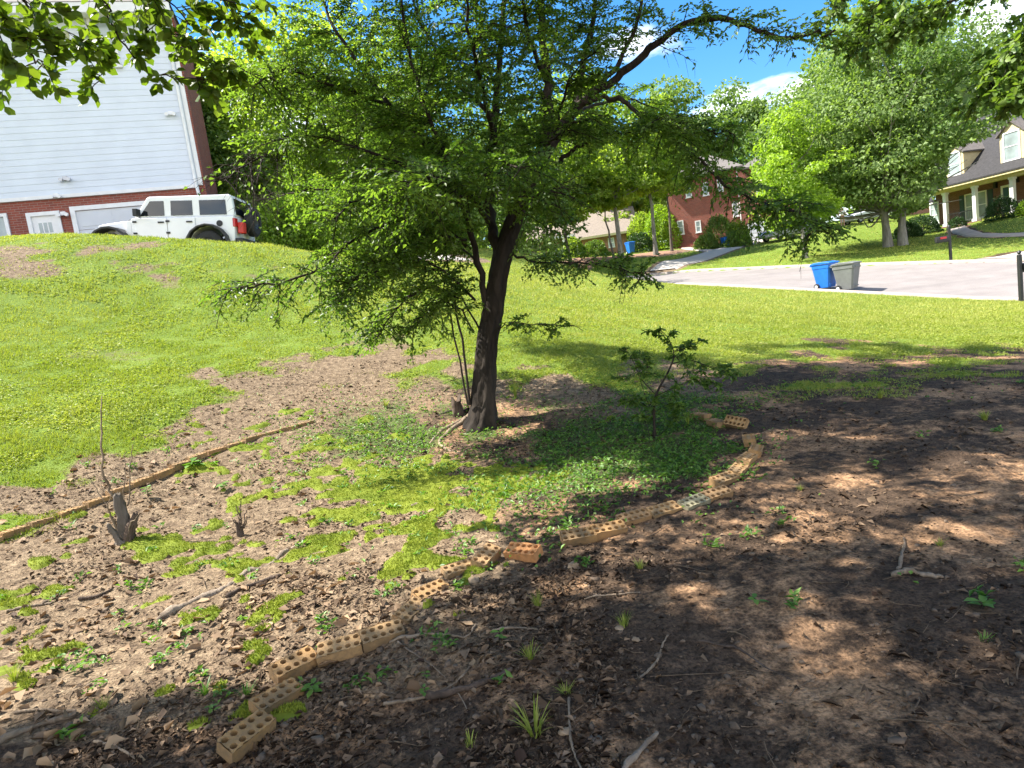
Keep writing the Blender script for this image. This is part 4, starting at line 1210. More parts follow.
hA = [([(-4.0, -2.3, 3.2), (-2.6, -.8, 4.3), (-1.2, .8, 5.0), (-.2, 2.4, 5.4), (.6, 3.6, 5.7)], .12, .03, 34, (.7, 1.5), .1),
      ([(-4.1, -2.4, 3.4), (-2.0, -1.8, 4.8), (0.4, -.8, 5.6), (2.4, .4, 6.2)], .11, .03, 28, (.7, 1.5), .1),
      ([(-2.6, -.8, 4.3), (-2.2, .8, 4.6), (-1.9, 2.4, 4.9)], .05, .02, 18, (.6, 1.2), .1)]
def reg_near(g_):
    while True:
        px, py = g_.uniform(-60, 1200), g_.uniform(420, 860)
        if py > np.interp(px, _shx, _shy) + 4: return px, min(py, 850)
def oak_extra(wood, fol):
    shade_canopy(wood, fol, reg_near, 470, 4.7, np.array([-4.0, -2.3, 3.4]), 16, (.6, 1.1), 11, leaf=(.075, .11), twig_step=.10, leaf_step=.05, twl=.4, droop=.12, wr=.007, flat=.5)  # unseen oak sprays added overhead to cast the foreground shade
overhead('oak_tree', 'big oak whose broad yellow green leaves hang across the top of the white house', [bA, bA + [.05, .1, 1.8], (-4.0, -2.3, 3.4), (-4.1, -2.4, 5.2)], .26, visA, hA, 'leaf_oak', (.06, .09), .7, bA, oak_extra)
bB = np.array([7.2, 3.6, 0]); bB[2] = gz(bB[0], bB[1]) - .1
visB = [([(1150, -60, 5.4), (1080, -10, 5.5), (1030, 30, 5.6), (1000, 60, 5.7), (985, 88, 5.7)], .02, .004, 70, (.25, .6), .3),
        ([(1140, 20, 5.2), (1080, 50, 5.3), (1035, 80, 5.4), (1010, 98, 5.5)], .014, .004, 46, (.2, .45), .3),
        ([(1120, -120, 5.6), (1030, -40, 5.7), (975, -8, 5.8), (930, 10, 5.9), (895, 28, 6.0)], .02, .004, 44, (.25, .5), .35),
        ([(1000, -120, 5.8), (920, -50, 6), (885, -5, 6.1), (868, 26, 6.2), (862, 44, 6.2)], .016, .004, 34, (.2, .42), .4),
        ([(960, -120, 6), (880, -60, 6.2), (850, -15, 6.3), (832, 12, 6.4)], .012, .004, 18, (.2, .4), .4)]
hB = [([(7.1, 3.6, 3.4), (5.8, 3.6, 5.4), (4.2, 3.4, 6.6), (2.4, 3.4, 7.2), (1.0, 3.2, 7.4)], .12, .03, 34, (.7, 1.5), .2),
      ([(7.1, 3.6, 3.8), (6.4, 5.0, 6.0), (5.2, 6.0, 7.4), (3.6, 6.4, 8.2), (2, 6.2, 8.6)], .12, .03, 34, (.7, 1.6), .2),
      ([(7.1, 3.6, 3.4), (6.0, 2.4, 5.2), (4.6, 1.6, 6.2), (3.0, 1.4, 6.8)], .11, .03, 28, (.7, 1.5), .2),
      ([(7.1, 3.6, 4.0), (7.6, 4.8, 5.6), (7.4, 6.2, 6.8), (6.6, 7.6, 7.8)], .11, .03, 22, (.7, 1.5), .2)]
overhead('maple_tree', 'leafy tree whose dark branches hang in the top corner above the porch house', [bB, bB + [.05, 0, 1.8], (7.1, 3.6, 3.8), (7.1, 3.7, 6.0)], .24, visB, hB, 'leaf_mid', (.05, .075), .7, bB)

# ---- trees beyond the lawn
def bg_tree(name, label, base_p, h, r, low, mat, bark, nl, size, group=None, trunks=((0, 0),), tr=.16, shape=1.0, nclump=60, lean=0.0, seed=0, dens=1.0, squash=1.0, open_at=None):
    g_ = np.random.default_rng(seed + 100)
    o = thing(name, label, 'tree', base_p, group=group)
    for k, (ox, oy) in enumerate(trunks):
        n_ = NB(); top = np.array([ox * 2.2 + lean * h * .5, oy * 2.2, h * (.72 if not squash else .7)])
        b0 = np.array([ox, oy, -.2])
        q = np.linspace(0, 1, 8)[:, None]
        ln = b0 * (1 - q) + top * q + g_.normal(0, .02 * h * .25, (8, 3)) * np.sin(q * math.pi)
        rr = np.interp(np.linspace(0, 1, 8), [0, .06, .5, 1], [tr * 1.5, tr, tr * .7, tr * .2])
        n_.tube(ln, rr, 10); n_.build('trunk', M[bark], o, None, True)
    # clumps over an uneven egg
    zc = (low + h) / 2; rz = (h - low) / 2
    C = []
    lim = NB()
    for k in range(nclump):
        v = g_.normal(size=3); v /= np.linalg.norm(v)
        rad = g_.uniform(.12, 1.0) ** .6
        f = 1.0 - .35 * max(0, v[2]) ** 2 * shape
        c = np.array([v[0] * r * rad * f, v[1] * r * rad * f, zc + v[2] * rz * rad * squash])
        if k % 10 < 3:
            a_ = g_.uniform(0, 6.283); q_ = g_.uniform(.25, .92); c = np.array([math.cos(a_) * r * q_, math.sin(a_) * r * q_, low + (h - low) * g_.uniform(.04, .36)])
        c[:2] *= g_.uniform(.8, 1.15)
        c[0] += lean * c[2]
        C.append(c)
        st = np.array([lean * c[2] * .6 + trunks[k % len(trunks)][0] * 1.3, trunks[k % len(trunks)][1] * 1.3, min(c[2] - .05, max(low + .07 * (h - low), c[2] - r * g_.uniform(.4, 1.0)))])
        if k % 2 == 0:
            mid = (st + c) / 2 + g_.normal(0, .08 * r, 3)
            lim.tube(smooth_line([st, mid, c]), np.linspace(tr * .3, tr * .06, len(smooth_line([st, mid, c]))), 5)
    lim.build('limbs', M[bark], o, None, True)
    C = np.array(C)
    nl = int(nl * 1.6); size = size * 1.12
    per = nl // nclump
    n = per * nclump
    ci = np.repeat(np.arange(nclump), per)
    cr_ = r * g_.uniform(.20, .40, nclump)[ci]
    v = g_.normal(size=(n, 3)); v /= np.linalg.norm(v, axis=1)[:, None]
    v[:, 2] = np.where(v[:, 2] < -.3, v[:, 2] * .4, v[:, 2])
    P = C[ci] + v * (cr_ * g_.uniform(.35, 1.0, n) ** .5)[:, None] * np.array([1.15, 1.15, .72])
    D = norm(v * .6 + g_.normal(0, .7, (n, 3)) - UPV * .25)
    N_ = norm(v + UPV * .7 + g_.normal(0, .5, (n, 3)))
    L = size * g_.uniform(.6, 1.3, n)
    tn = np.clip(.5 + .22 * g_.normal(size=nclump)[ci] + g_.normal(0, .18, n), 0, 1)
    if open_at is not None:
        a_, b_, c_ = project(P + np.asarray(base_p)); k_ = ~open_at(a_, b_)
        P, D, N_, L, tn = P[k_], D[k_], N_[k_], L[k_], tn[k_]
    V, Fc = leaves(P, D, N_, L, L * .72, .12, .15)
    mesh_np('crown', V, Fc, M[mat], o, np.repeat(tn, 2))
    return o
def gpt(px, d):
    """ground place under a column of the picture at a distance"""
    x = (px - W / 2) / F * d
    for _ in range(6):
        z = float(macro_z(x, d))
        p = np.array([x, d, z]); a, b_, c = project(p); x += (px - a) / F * d
    return np.array([x, d, float(macro_z(x, d))])
def gh(px, py, d):
    """height of a line of sight over the ground at that distance"""
    return at(px, py, d)[2]
G1 = 'trees standing behind the white house and the bank'
G2 = 'tall trees rising behind the far houses'
def T(name, label, px, d, ytop, r, low, mat, bark, nl, size, group, base=None, **kw):
    p = gpt(px, d) if base is None else base
    h = gh(px, ytop, d) - p[2]
    bg_tree(name, label, p, h, r, low * h, mat, bark, nl, size, group, seed=int(px * 7 + d), **kw)
T('dense_tree', 'dark dense tree next to the brick corner of the white house', 228, 29, 88, 2.6, .06, 'leaf_mid', 'brown_bark', 9000, .17, G1, nclump=50)
T('broadleaf_tree', 'tall bright green tree filling the sky behind the shade tree', 335, 33, 12, 5.2, .1, 'leaf_bright', 'brown_bark', 16000, .21, G1, nclump=110)
T('broadleaf_tree', 'medium yellow green tree between the dark tree and the tall bright one', 268, 31, 72, 3.2, .08, 'leaf_bright', 'brown_bark', 9000, .19, G1, nclump=60)
T('broadleaf_tree', 'broad green tree seen through the middle of the shade tree crown', 425, 37, 40, 4.6, .1, 'leaf_mid', 'brown_bark', 11000, .23, G1, nclump=80)
T('broadleaf_tree', 'green tree hidden behind the trunk of the shade tree', 520, 47, 75, 5.2, .1, 'leaf_mid', 'brown_bark', 11000, .27, G1, nclump=80)
T('bushy_tree', 'low rounded tree at the back of the bank under the tall bright tree', 330, 29, 175, 2.6, .03, 'leaf_bright', 'brown_bark', 8000, .17, G1, nclump=50)
T('bushy_tree', 'low green thicket tree beside the shade tree trunk beyond the lawn', 430, 33, 190, 3.0, .03, 'leaf_mid', 'brown_bark', 8000, .2, G1, nclump=50)
T('woodland_tree', 'tall pale tree above the tan roofed house', 590, 82, 80, 7.5, .15, 'leaf_bright', 'brown_bark', 9000, .48, G2, nclump=80)
T('woodland_tree', 'hazy crown behind the red brick house between two sky gaps', 690, 92, 85, 7, .15, 'leaf_pale', 'brown_bark', 8000, .5, G2, nclump=80)
T('woodland_tree', 'round topped tree directly above the red brick house', 748, 95, 88, 6.5, .15, 'leaf_pale', 'brown_bark', 8000, .5, G2, nclump=70)
T('woodland_tree', 'dense tree at the end of the red brick house behind the lime sapling', 800, 72, 105, 5.5, .08, 'leaf_mid', 'brown_bark', 9000, .4, G2, nclump=70)
T('woodland_tree', 'very tall tree behind the twin trunked tree', 865, 85, 25, 8, .15, 'leaf_pale', 'brown_bark', 9000, .5, G2, nclump=80)
T('woodland_tree', 'tall tree rising over the dormer of the porch house', 960, 75, 28, 7, .12, 'leaf_pale', 'brown_bark', 10000, .42, G2, nclump=80)
T('woodland_tree', 'green tree behind the ridge of the porch house at the picture edge', 1040, 70, 22, 7, .1, 'leaf_mid', 'brown_bark', 9000, .42, G2, nclump=80)
T('woodland_tree', 'leafy tree closing the gap beside the red brick house wall', 655, 78, 135, 5.5, .05, 'leaf_bright', 'brown_bark', 9000, .4, G2, nclump=70)
T('woodland_tree', 'green tree behind the pink brick house', 545, 80, 130, 6, .08, 'leaf_mid', 'brown_bark', 9000, .42, G2, nclump=70)
T('woodland_tree', 'light green tree over the roof between tan house and birch', 625, 72, 170, 4, .03, 'leaf_bright', 'brown_bark', 7000, .36, G2, nclump=50)
T('birch_tree', 'slim pale trunked tree on the mulch near the red brick house', 656, 53, 95, 3.3, .33, 'leaf_bright', 'pale_bark', 6500, .24, 'pale trunked trees on the mulch', gpt(656, 53), nclump=46, tr=.17)
T('birch_tree', 'slim pale trunked tree in front of the tan roofed house', 619, 51, 110, 3.2, .34, 'leaf_bright', 'pale_bark', 6000, .24, 'pale trunked trees on the mulch', gpt(621, 51), nclump=40, tr=.2)
T('young_tree', 'thin leaning dark stemmed tree beside the tan house window', 600, 50, 165, 1.5, .5, 'leaf_bright', 'brown_bark', 2500, .22, None, gpt(614, 50), nclump=26, tr=.09, lean=-.12)
sp = hit(806, 258, 20, 80)
T('broadleaf_tree', 'airy yellow green tree before the corner of the red brick house', 690, 56, 120, 2.4, .42, 'leaf_bright', 'brown_bark', 6000, .22, None, gpt(672, 57), nclump=40, tr=.12, lean=.05)
T('broadleaf_tree', 'bright yellow green tree between the shade tree trunk and the tan roof', 572, 50, 95, 3.2, .25, 'leaf_bright', 'brown_bark', 6000, .24, None, gpt(572, 50), nclump=50, tr=.14)
T('sapling_tree', 'lime green sapling standing alone on the lawn across the road', 800, float((sp - CAM) @ fw), 112, 2.5, .22, 'leaf_lime', 'pale_bark', 8000, .17, None, sp, nclump=60, tr=.13, lean=-.06)
tp_ = hit(896, 246, 20, 80)
T('twin_trunk_tree', 'large spreading tree with two pale trunks on the lawn before the porch house', 897, float((tp_ - CAM) @ fw), 14, 6.6, .09, 'leaf_pale', 'pale_bark', 50000, .19, None, tp_, nclump=190, open_at=lambda a, b: poly_in(a, b, [(926, 240), (928, 196), (945, 186), (950, 148), (985, 138), (1060, 90), (1060, 240)]) | (b > np.interp(a, [780, 830, 890, 897, 905, 930], [200, 205, 210, 222, 214, 205])), trunks=((-.42, .1), (.36, -.1)), tr=.23, dens=1)

# shrubs
def shrub(label, px, py, d, rx, h, mat, group=None, n=3500, size=.11, name='garden_shrub', seed=0):
    g_ = np.random.default_rng(seed + int(px))
    p = gpt(px, d)
    o = thing(name, label, 'shrub', p, group=group)
    n_ = NB()
    for k in range(5):
        a = g_.uniform(0, 6.28); n_.tube(np.array([[0, 0, -.1], [.1 * math.cos(a) * rx, .1 * math.sin(a) * rx, h * .3], [.5 * math.cos(a) * rx, .5 * math.sin(a) * rx, h * .75]]), [.03, .02, .01], 5)
    n_.build('stem', M['brown_bark'], o)
    v = g_.normal(size=(n, 3)); v /= np.linalg.norm(v, axis=1)[:, None]
    v[:, 2] = np.abs(v[:, 2]) * 1.0 - .15
    lump = .82 + .3 * vnoise(np.arctan2(v[:, 1], v[:, 0]) * 2 + 9, v[:, 2] * 3 + 5, .8, int(px))
    P = v * np.array([rx, rx, h / 1.0]) * (lump * g_.uniform(.55, 1, n) ** .35)[:, None]
    P[:, 2] = np.maximum(P[:, 2], .03)
    D = norm(v + g_.normal(0, .6, (n, 3))); N_ = norm(v + UPV * .4 + g_.normal(0, .5, (n, 3)))
    L = size * g_.uniform(.7, 1.3, n)
    V, Fc = leaves(P, D, N_, L, L * .6)
    mesh_np('crown', V, Fc, M[mat], o, np.repeat(np.clip(g_.normal(.5, .25, n), 0, 1), 2))
shrub('bright green shrub behind the spare wheel of the white car', 262, 0, 23, 1.15, 1.9, 'leaf_bright', None, 4500, .1)
shrub('big leafy shrub behind the bank beyond the spare wheel', 296, 0, 24, 1.7, 3.2, 'leaf_lime', None, 7000, .13)
shrub('tall bright shrub filling the gap under the trees beside the bank', 330, 0, 25, 1.9, 3.8, 'leaf_bright', None, 8000, .13)
shrub('bushy green shrub at the back corner of the white house', 245, 0, 26, 1.6, 4.2, 'leaf_bright', None, 7000, .13)
shrub('round clipped green shrub in front of the porch steps', 1003, 0, 43, 1.05, 1.75, 'leaf_dark', None, 4500, .1)
shrub('low yellow green shrub at the edge of the porch bed', 1027, 0, 42, .75, 1.0, 'leaf_lime', None, 2500, .1)
shrub('wide dark shrub under the end window of the porch house', 922, 0, 48, 1.35, 1.5, 'leaf_dark', None, 4500, .12)
shrub('dark shrub beside the twin trunked tree', 908, 0, 46, 1.0, 1.3, 'leaf_dark', None, 3500, .12)
shrub('small dark shrub next to the end column of the porch', 957, 0, 47, .6, .9, 'leaf_dark', None, 1800, .1)
shrub('tallest shrub against the red brick house wall', 721, 0, 57.5, 1.5, 3.3, 'leaf_mid', 'clipped shrubs in front of the red brick house', 4500, .16)
shrub('upper rounded shrub beside the garage of the red brick house', 738, 0, 57, 1.1, 2.6, 'leaf_bright', 'clipped shrubs in front of the red brick house', 3500, .15)
shrub('rounded shrub right before the white garage door frame', 737, 0, 55.5, 1.2, 1.6, 'leaf_mid', 'clipped shrubs in front of the red brick house', 3500, .14)
shrub('low rounded shrub by the brick steps of the red house', 707, 0, 56.5, 1.1, 1.5, 'leaf_mid', 'clipped shrubs in front of the red brick house', 3000, .14)
shrub('round dark green shrub in front of the tan house', 596, 0, 58, 1.3, 1.7, 'leaf_mid', None, 3500, .15)
shrub('tall bright shrub filling the gap beside the red brick house corner', 662, 0, 64, 1.9, 5.0, 'leaf_lime', None, 6000, .2)
shrub('bright leafy shrub between the tan house end and the pale trunk', 645, 0, 66, 1.8, 4.6, 'leaf_bright', None, 6000, .2)
shrub('dark shrub between the birch and the tan house', 640, 0, 62, 1.5, 2.1, 'leaf_dark', None, 3500, .16)
shrub('leafy shrub growing against the pink brick house', 575, 0, 58, 1.0, 2.2, 'leaf_bright', None, 3000, .15)

# far wood closing the view
nb = NB(); g_ = np.random.default_rng(5)
n = 60000
ang = g_.uniform(R(-75), R(75), n); rr = g_.uniform(118, 150, n)
hgt = 10 + 9 * vnoise(ang * 24, ang * 0 + 3, 1, 8) + 4 * vnoise(ang * 70, ang * 0 + 1, 1, 9)
P = np.stack([np.sin(ang) * rr, np.cos(ang) * rr, np.zeros(n)], 1)
P[:, 2] = macro_z(P[:, 0], P[:, 1]) + hgt * g_.uniform(0, 1, n) ** .8
L = g_.uniform(.7, 1.5, n)
V, Fc = leaves(P, rand_unit(n), norm(UPV + rng.normal(0, .7, (n, 3)) - P / 200), L, L * .75)
nb.add(V, Fc, np.repeat(np.clip(vnoise(ang * 40, P[:, 2] / 4, 1, 4) + g_.normal(0, .15, n), 0, 1), 2))
o = nb.build('treeline', M['leaf_mid']); tag(o, 'distant woods closing the view behind the houses', 'woods', kind='stuff')
# ------------------------------------------------------------------ buildings
def local_hit(o_loc, rz, yp, px, py):
    """a line of sight meets the local plane y = yp of a building: local x, z"""
    ex = np.array([math.cos(rz), math.sin(rz), 0]); ey = np.array([-math.sin(rz), math.cos(rz), 0])
    r = ray(px, py); o = np.asarray(o_loc, float) + ey * yp
    t_ = np.dot(o - CAM, ey) / np.dot(r, ey)
    p = CAM + t_ * r - np.asarray(o_loc, float)
    return float(p @ ex), float(p[2])

def frame_ring(mb, x0, x1, z0, z1, w, y0, y1):
    mb.box(x0, x1, y0, y1, z1 - w, z1); mb.box(x0, x1, y0, y1, z0, z0 + w)
    mb.box(x0, x0 + w, y0 + .001, y1 - .001, z0 + w, z1 - w); mb.box(x1 - w, x1, y0 + .001, y1 - .001, z0 + w, z1 - w)

def window(house, x0, x1, z0, z1, yw, grid=(2, 2), trim='white_trim', glass='glass', w=.09, name='window', depth=.07):
    f = MB(); frame_ring(f, x0 - w, x1 + w, z0 - w, z1 + w, w, yw - depth, yw + .02)
    nx, nz = grid
    for k in range(1, nx): xx = x0 + (x1 - x0) * k / nx; f.box(xx - .014, xx + .014, yw - .045, yw - .021, z0, z1)
    for k in range(1, nz): zz = z0 + (z1 - z0) * k / nz; hw = .03 if k * 2 == nz else .014; f.box(x0, x1, yw - .05, yw - .0225, zz - hw, zz + hw)
    fo = f.build(name, M[trim], house)
    MB().box(x0, x1, yw - .02, yw + .012, z0, z1).build('pane', M[glass], fo)
    MB().box(x0 - w - .05, x1 + w + .05, yw - depth - .05, yw - .002, z0 - w - .06, z0 - w - .002).build('sill', M[trim], fo)
    return fo

def garage_door(house, x0, x1, z0, z1, yw, trim='white_trim', windows=False):
    f = MB(); w = .14
    f.box(x0 - w, x1 + w, yw - .06, yw + .02, z1, z1 + w); f.box(x0 - w, x0, yw - .058, yw + .02, z0, z1); f.box(x1, x1 + w, yw - .058, yw + .02, z0, z1)
    d = MB(); n = 4
    for k in range(n):
        a, b_ = z0 + (z1 - z0) * k / n, z0 + (z1 - z0) * (k + 1) / n - .015
        d.box(x0, x1, yw - .012, yw + .02, a, b_)
        m_ = 4
        for j in range(m_):
            xa, xb = x0 + (x1 - x0) * (j + .1) / m_, x0 + (x1 - x0) * (j + .9) / m_
            d.box(xa, xb, yw - .026, yw - .013, a + .1, b_ - .1)
    do = d.build('garage_door', M['garage'], house)
    f.build('frame', M[trim], do)
    return do

# --- white house on the bank
ev = ray(2800, -10); WR = math.atan2(ev[1], ev[0])
c0 = at(206, 190, 22.0); WO = np.array([c0[0], c0[1], 4.05])
wh = thing('white_house', 'tall white sided house on a red brick base at the top of the bank', 'house', WO, WR)
def wl(px, py, yp=0): return local_hit(WO, WR, yp, px, py)
zb = wl(100, 192.5)[1]          # top of the brick base
ze = wl(90, 19)[1]              # eaves
Q = -.06
MB().box(-17, Q, 0, 3.1, -.8, zb).build('brick_base', M['brick_red'], wh)
MB().box(Q + .002, 0, -.03, 3.2, -.8, ze + .1).build('brick_corner', M['brick_red'], wh)
s = MB(); zz = zb; c = .20
while zz < ze:
    z2 = min(zz + c, ze)
    s.add([(-17, -.041, zz), (Q - .002, -.041, zz), (Q - .002, -.03, z2), (-17, -.03, z2), (-17, -.02, zz), (Q - .002, -.02, zz)], [(0, 1, 2, 3), (4, 5, 1, 0)])
    zz += c
s.build('siding', M['siding'], wh)
MB().box(-17, -3, 3.1, 9, -.8, ze - .01).build('back_wall', M['brick_red'], wh)
MB().box(-17, Q - .004, -.018, 3.1, zb + .01, ze).build('upper_wall', M['siding'], wh)
MB().box(Q - .13, Q + .004, -.085, -.02, zb - .02, ze).build('corner_board', M['white_trim'], wh)
MB().box(-17, Q - .14, -.075, -.002, zb - .09, zb + .02).build('drip_board', M['white_trim'], wh)
ds = MB(); ds.tube([(Q - .2, -.13, ze - .1), (Q - .2, -.13, zb - .0), (Q - .16, -.12, zb - .5), (Q - .1, -.12, .2)], .055, 8); ds.build('downspout', M['white_trim'], wh, True)
MB().box(-17.5, .02, -.55, -.031, ze, ze + .10).box(-17.5, .02, -.60, -.551, ze - .06, ze + .24).build('eaves', M['white_trim'], wh)
MB().add([(-17.6, -.62, ze + .25), (.04, -.62, ze + .25), (.04, 9.6, ze + .25), (-17.6, 9.6, ze + .25), (-12.5, 4.5, ze + 3.3), (-5, 4.5, ze + 3.3)], [(0, 1, 5, 4), (1, 2, 5), (2, 3, 4, 5), (3, 0, 4), (0, 3, 2, 1)]).build('roof', M['roof_grey'], wh)
xa, zt = wl(93, 34); xb, zq = wl(118, 64)
window(wh, xa, xb, zq, zq + 1.55, -.03, (1, 2), glass='pale_pane')
xa, zt = wl(75, 210); garage_door(wh, xa, xa + 4.6, .02, wl(100, 209)[1], 0)
xa, za_ = wl(31, 217); xb, _ = wl(56, 215)
do = MB(); do.box(xa, xb, -.012, .02, .02, za_); dd_ = do.build('door', M['white_trim'], wh)
f = MB(); f.box(xa - .12, xb + .12, -.07, .01, za_, za_ + .12); f.box(xa - .12, xa, -.068, .01, 0, za_); f.box(xb, xb + .12, -.068, .01, 0, za_); f.build('frame', M['white_trim'], dd_)
g_ = MB(); 
for i_ in range(3):
    for j_ in range(4):
        w_ = (xb - xa - .3) / 3; hgt_ = (za_ - 1.0) / 4
        g_.box(xa + .15 + i_ * w_ + .02, xa + .15 + (i_ + 1) * w_ - .02, -.02, -.0125, .8 + j_ * hgt_ + .02, .8 + (j_ + 1) * hgt_ - .02)
g_.build('pane', M['pale_pane'], dd_)
xb, za_ = wl(4, 217)
do = MB(); do.box(xb - .85, xb, -.012, .02, .02, za_); dd_ = do.build('door', M['pale_pane'], wh)
f = MB(); f.box(xb - .97, xb + .1, -.07, .01, za_, za_ + .1); f.box(xb, xb + .1, -.068, .01, 0, za_); f.build('frame', M['white_trim'], dd_)
for px_i, py_i in ((66, 179), (57, 196), (171, 114), (64, 214)):
    lx, lz = wl(px_i, py_i)
    mb = MB(); mb.box(lx - .07, lx + .07, -.12, -.02, lz - .06, lz + .06); mb.cyl((lx - .11, lz - .05), .06, -.2, -.1, 'y', 10).cyl((lx + .11, lz - .05), .06, -.2, -.1, 'y', 10)
    mb.build('flood_light' if py_i != 179 else 'vent', M['white_trim'] if py_i != 179 else M['car_grey'], wh)

# --- porch house across the road
PR = math.atan2(-.98, .2)
c0 = at(946, 226, 49.5); PO = np.array([c0[0], c0[1], c0[2] - .45])
ph = thing('porch_house', 'dark brick house with white porch columns and dormers on the steep roof', 'house', PO, PR)
def pl(px, py, yp): return local_hit(PO, PR, yp, px, py)
YW = 1.9
def pw(px, py): return pl(px, py, YW)
MB().box(-2.6, 15, YW, 9.5, -.9, 3.2).build('wall', M['brick_dark'], ph)
MB().box(-.9, 15, -.25, YW - .003, -.9, .42).build('porch_floor', M['brick_dark'], ph)
cx_ = [pl(946, 210, 0)[0], pl(975.5, 205, 0)[0], pl(1013, 195, 0)[0]]
cx_ += [cx_[2] + (cx_[2] - cx_[1]), cx_[2] + 2 * (cx_[2] - cx_[1])]
ch = 2.95
for xx in cx_:
    mb = MB(); w_ = .13
    mb.box(xx - .19, xx + .19, -.19, .19, .421, .6).box(xx - w_, xx + w_, -w_, w_, .601, ch - .15).box(xx - .18, xx + .18, -.18, .18, ch - .149, ch)
    mb.build('column', M['white_trim'], ph)
MB().box(-1.2, 15, -.22, .22, ch + .002, ch + .30).build('porch_beam', M['cream_trim'], ph)
MB().box(-1.4, 15.3, -.75, -.221, ch + .22, ch + .40).box(-1.2, 15, .221, YW - .005, ch + .1, ch + .16).build('eaves', M['cream_trim'], ph)
rp = [(-.80, ch + .36), (-.80, ch + .46), (5.0, ch + 5.6), (10.6, ch + .46), (10.6, ch + .36)]
MB().prism(rp, -3.1, 15.4, 'x').build('roof', M['roof_dark'], ph)
MB().prism([(.0, ch + .40), (5.0, ch + 4.9), (9.4, ch + .40)], -2.62, -2.5, 'x').build('gable', M['brick_dark'], ph)
for a_, b_ in ((0, 1), (2, 3)):
    rail = MB()
    x0_, x1_ = cx_[a_] + .2, cx_[b_] - .2
    rail.box(x0_, x1_, -.02, .02, 1.25, 1.30); rail.box(x0_, x1_, -.018, .018, .55, .59)
    for k in range(int((x1_ - x0_) / .13)): xx = x0_ + .13 * (k + .5); rail.box(xx - .009, xx + .009, -.009, .009, .591, 1.249)
    rail.build('railing', M['iron'], ph)
st_ = MB()
sx0, sx1 = cx_[1] - .9, cx_[2] - 1.2
for k in range(4): st_.box(sx0, sx1, -.25 - .3 * (k + 1), -.25 - .3 * k - .002, -.9, .42 - .16 * (k + 1))
st_.build('steps', M['brick_dark'], ph)
for xx in (sx0, sx1):
    sr = MB(); sr.tube([(xx, -.3, 1.25), (xx, -1.4, .65)], .025, 6); sr.tube([(xx, -1.4, .65), (xx, -1.4, -.4)], .02, 6); sr.tube([(xx, -.3, 1.25), (xx, -.3, .42)], .02, 6)
    sr.build('stair_rail', M['iron'], ph, True)
def wspan(p0, p1): a_ = pw(*p0); b_ = pw(*p1); return a_[0], b_[0], min(a_[1], b_[1]), max(a_[1], b_[1])
x0_, x1_, _, _ = wspan((966, 197), (987, 215)); mid = (x0_ + x1_) / 2
window(ph, x0_, mid - .06, .75, 2.55, YW, (1, 2), glass='pale_pane'); window(ph, mid + .06, x1_, .75, 2.55, YW, (1, 2), glass='pale_pane')
for xx in (x0_ - .36, x1_ + .36):
    sh = MB(); sh.box(xx - .2, xx + .2, YW - .05, YW - .002, .68, 2.62)
    for k in range(14): sh.box(xx - .16, xx + .16, YW - .065, YW - .0505, .74 + k * .13, .83 + k * .13)
    sh.build('shutter', M['shutter'], ph)
x0_, x1_, _, _ = wspan((1003, 185), (1010, 203))
d_o = MB().box(x0_, x1_, YW - .03, YW + .01, .43, 2.5).build('door', M['door_teal'], ph)
f = MB(); f.box(x0_ - .14, x1_ + .14, YW - .07, YW - .002, 2.5, 2.66); f.box(x0_ - .14, x0_, YW - .068, YW - .002, .43, 2.5); f.box(x1_, x1_ + .14, YW - .068, YW - .002, .43, 2.5); f.build('frame', M['white_trim'], d_o)
MB().cyl((x0_ + .1, 1.4), .035, YW - .09, YW - .031, 'y', 10).build('handle', M['iron'], d_o)
window(ph, x1_ + 2.0, x1_ + 3.3, .75, 2.55, YW, (1, 2), glass='pale_pane')
x0_, x1_, _, _ = wspan((931, 205), (939, 222)); window(ph, x0_, x1_, .6, 2.5, YW, (2, 4), glass='pale_pane')
for px_i, py_i in ((996.5, 186), (1018, 180)):
    lx, lz = pw(px_i, py_i); MB().box(lx - .09, lx + .09, YW - .2, YW - .003, lz - .16, lz + .16).prism([(lx - .13, lz + .161), (lx + .13, lz + .161), (lx, lz + .3)], YW - .22, YW - .004, 'y').build('porch_lamp', M['iron'], ph)
slope = (5.6 - .46) / 5.8
def dormer(xc, w_, zb_, h_, ridge):
    yf = (zb_ - ch - .46) / slope - .80 + .15
    mb = MB(); mb.prism([(xc - w_ / 2, zb_), (xc + w_ / 2, zb_), (xc + w_ / 2, zb_ + h_), (xc, zb_ + h_ + ridge), (xc - w_ / 2, zb_ + h_)], yf, yf + 2.6, 'y')
    d = mb.build('dormer', M['cream_trim'], ph)
    r_ = MB(); e = .16
    for sgn in (-1, 1):
        xs = xc + sgn * (w_ / 2 + e)
        r_.prism([(xs, zb_ + h_ - .02 - e * ridge / (w_ / 2)), (xs, zb_ + h_ + .08 - e * ridge / (w_ / 2)), (xc, zb_ + h_ + ridge + .10), (xc, zb_ + h_ + ridge + .003)][::sgn], yf - .18, yf + 2.7, 'y')
    r_.build('roof', M['roof_grey'], d)
    f = MB(); fw_, fh = w_ * .3, h_ * .44; zc_ = zb_ + h_ * .55
    frame_ring(f, xc - fw_ - .09, xc + fw_ + .09, zc_ - fh - .09, zc_ + fh + .09, .09, yf - .06, yf - .002); f.box(xc - fw_, xc + fw_, yf - .045, yf - .025, zc_ - .025, zc_ + .025)
    f.build('window', M['white_trim'], d)
    MB().box(xc - fw_, xc + fw_, yf - .022, yf - .004, zc_ - fh, zc_ + fh).build('pane', M['pale_pane'], d)
yy = 0.9
dx = pl(966, 170, yy)[0]; dz = pl(966, 190, yy)[1]
dormer(dx, 1.5, ch + .95, 1.75, .55)
dx = pl(1024, 150, yy)[0]
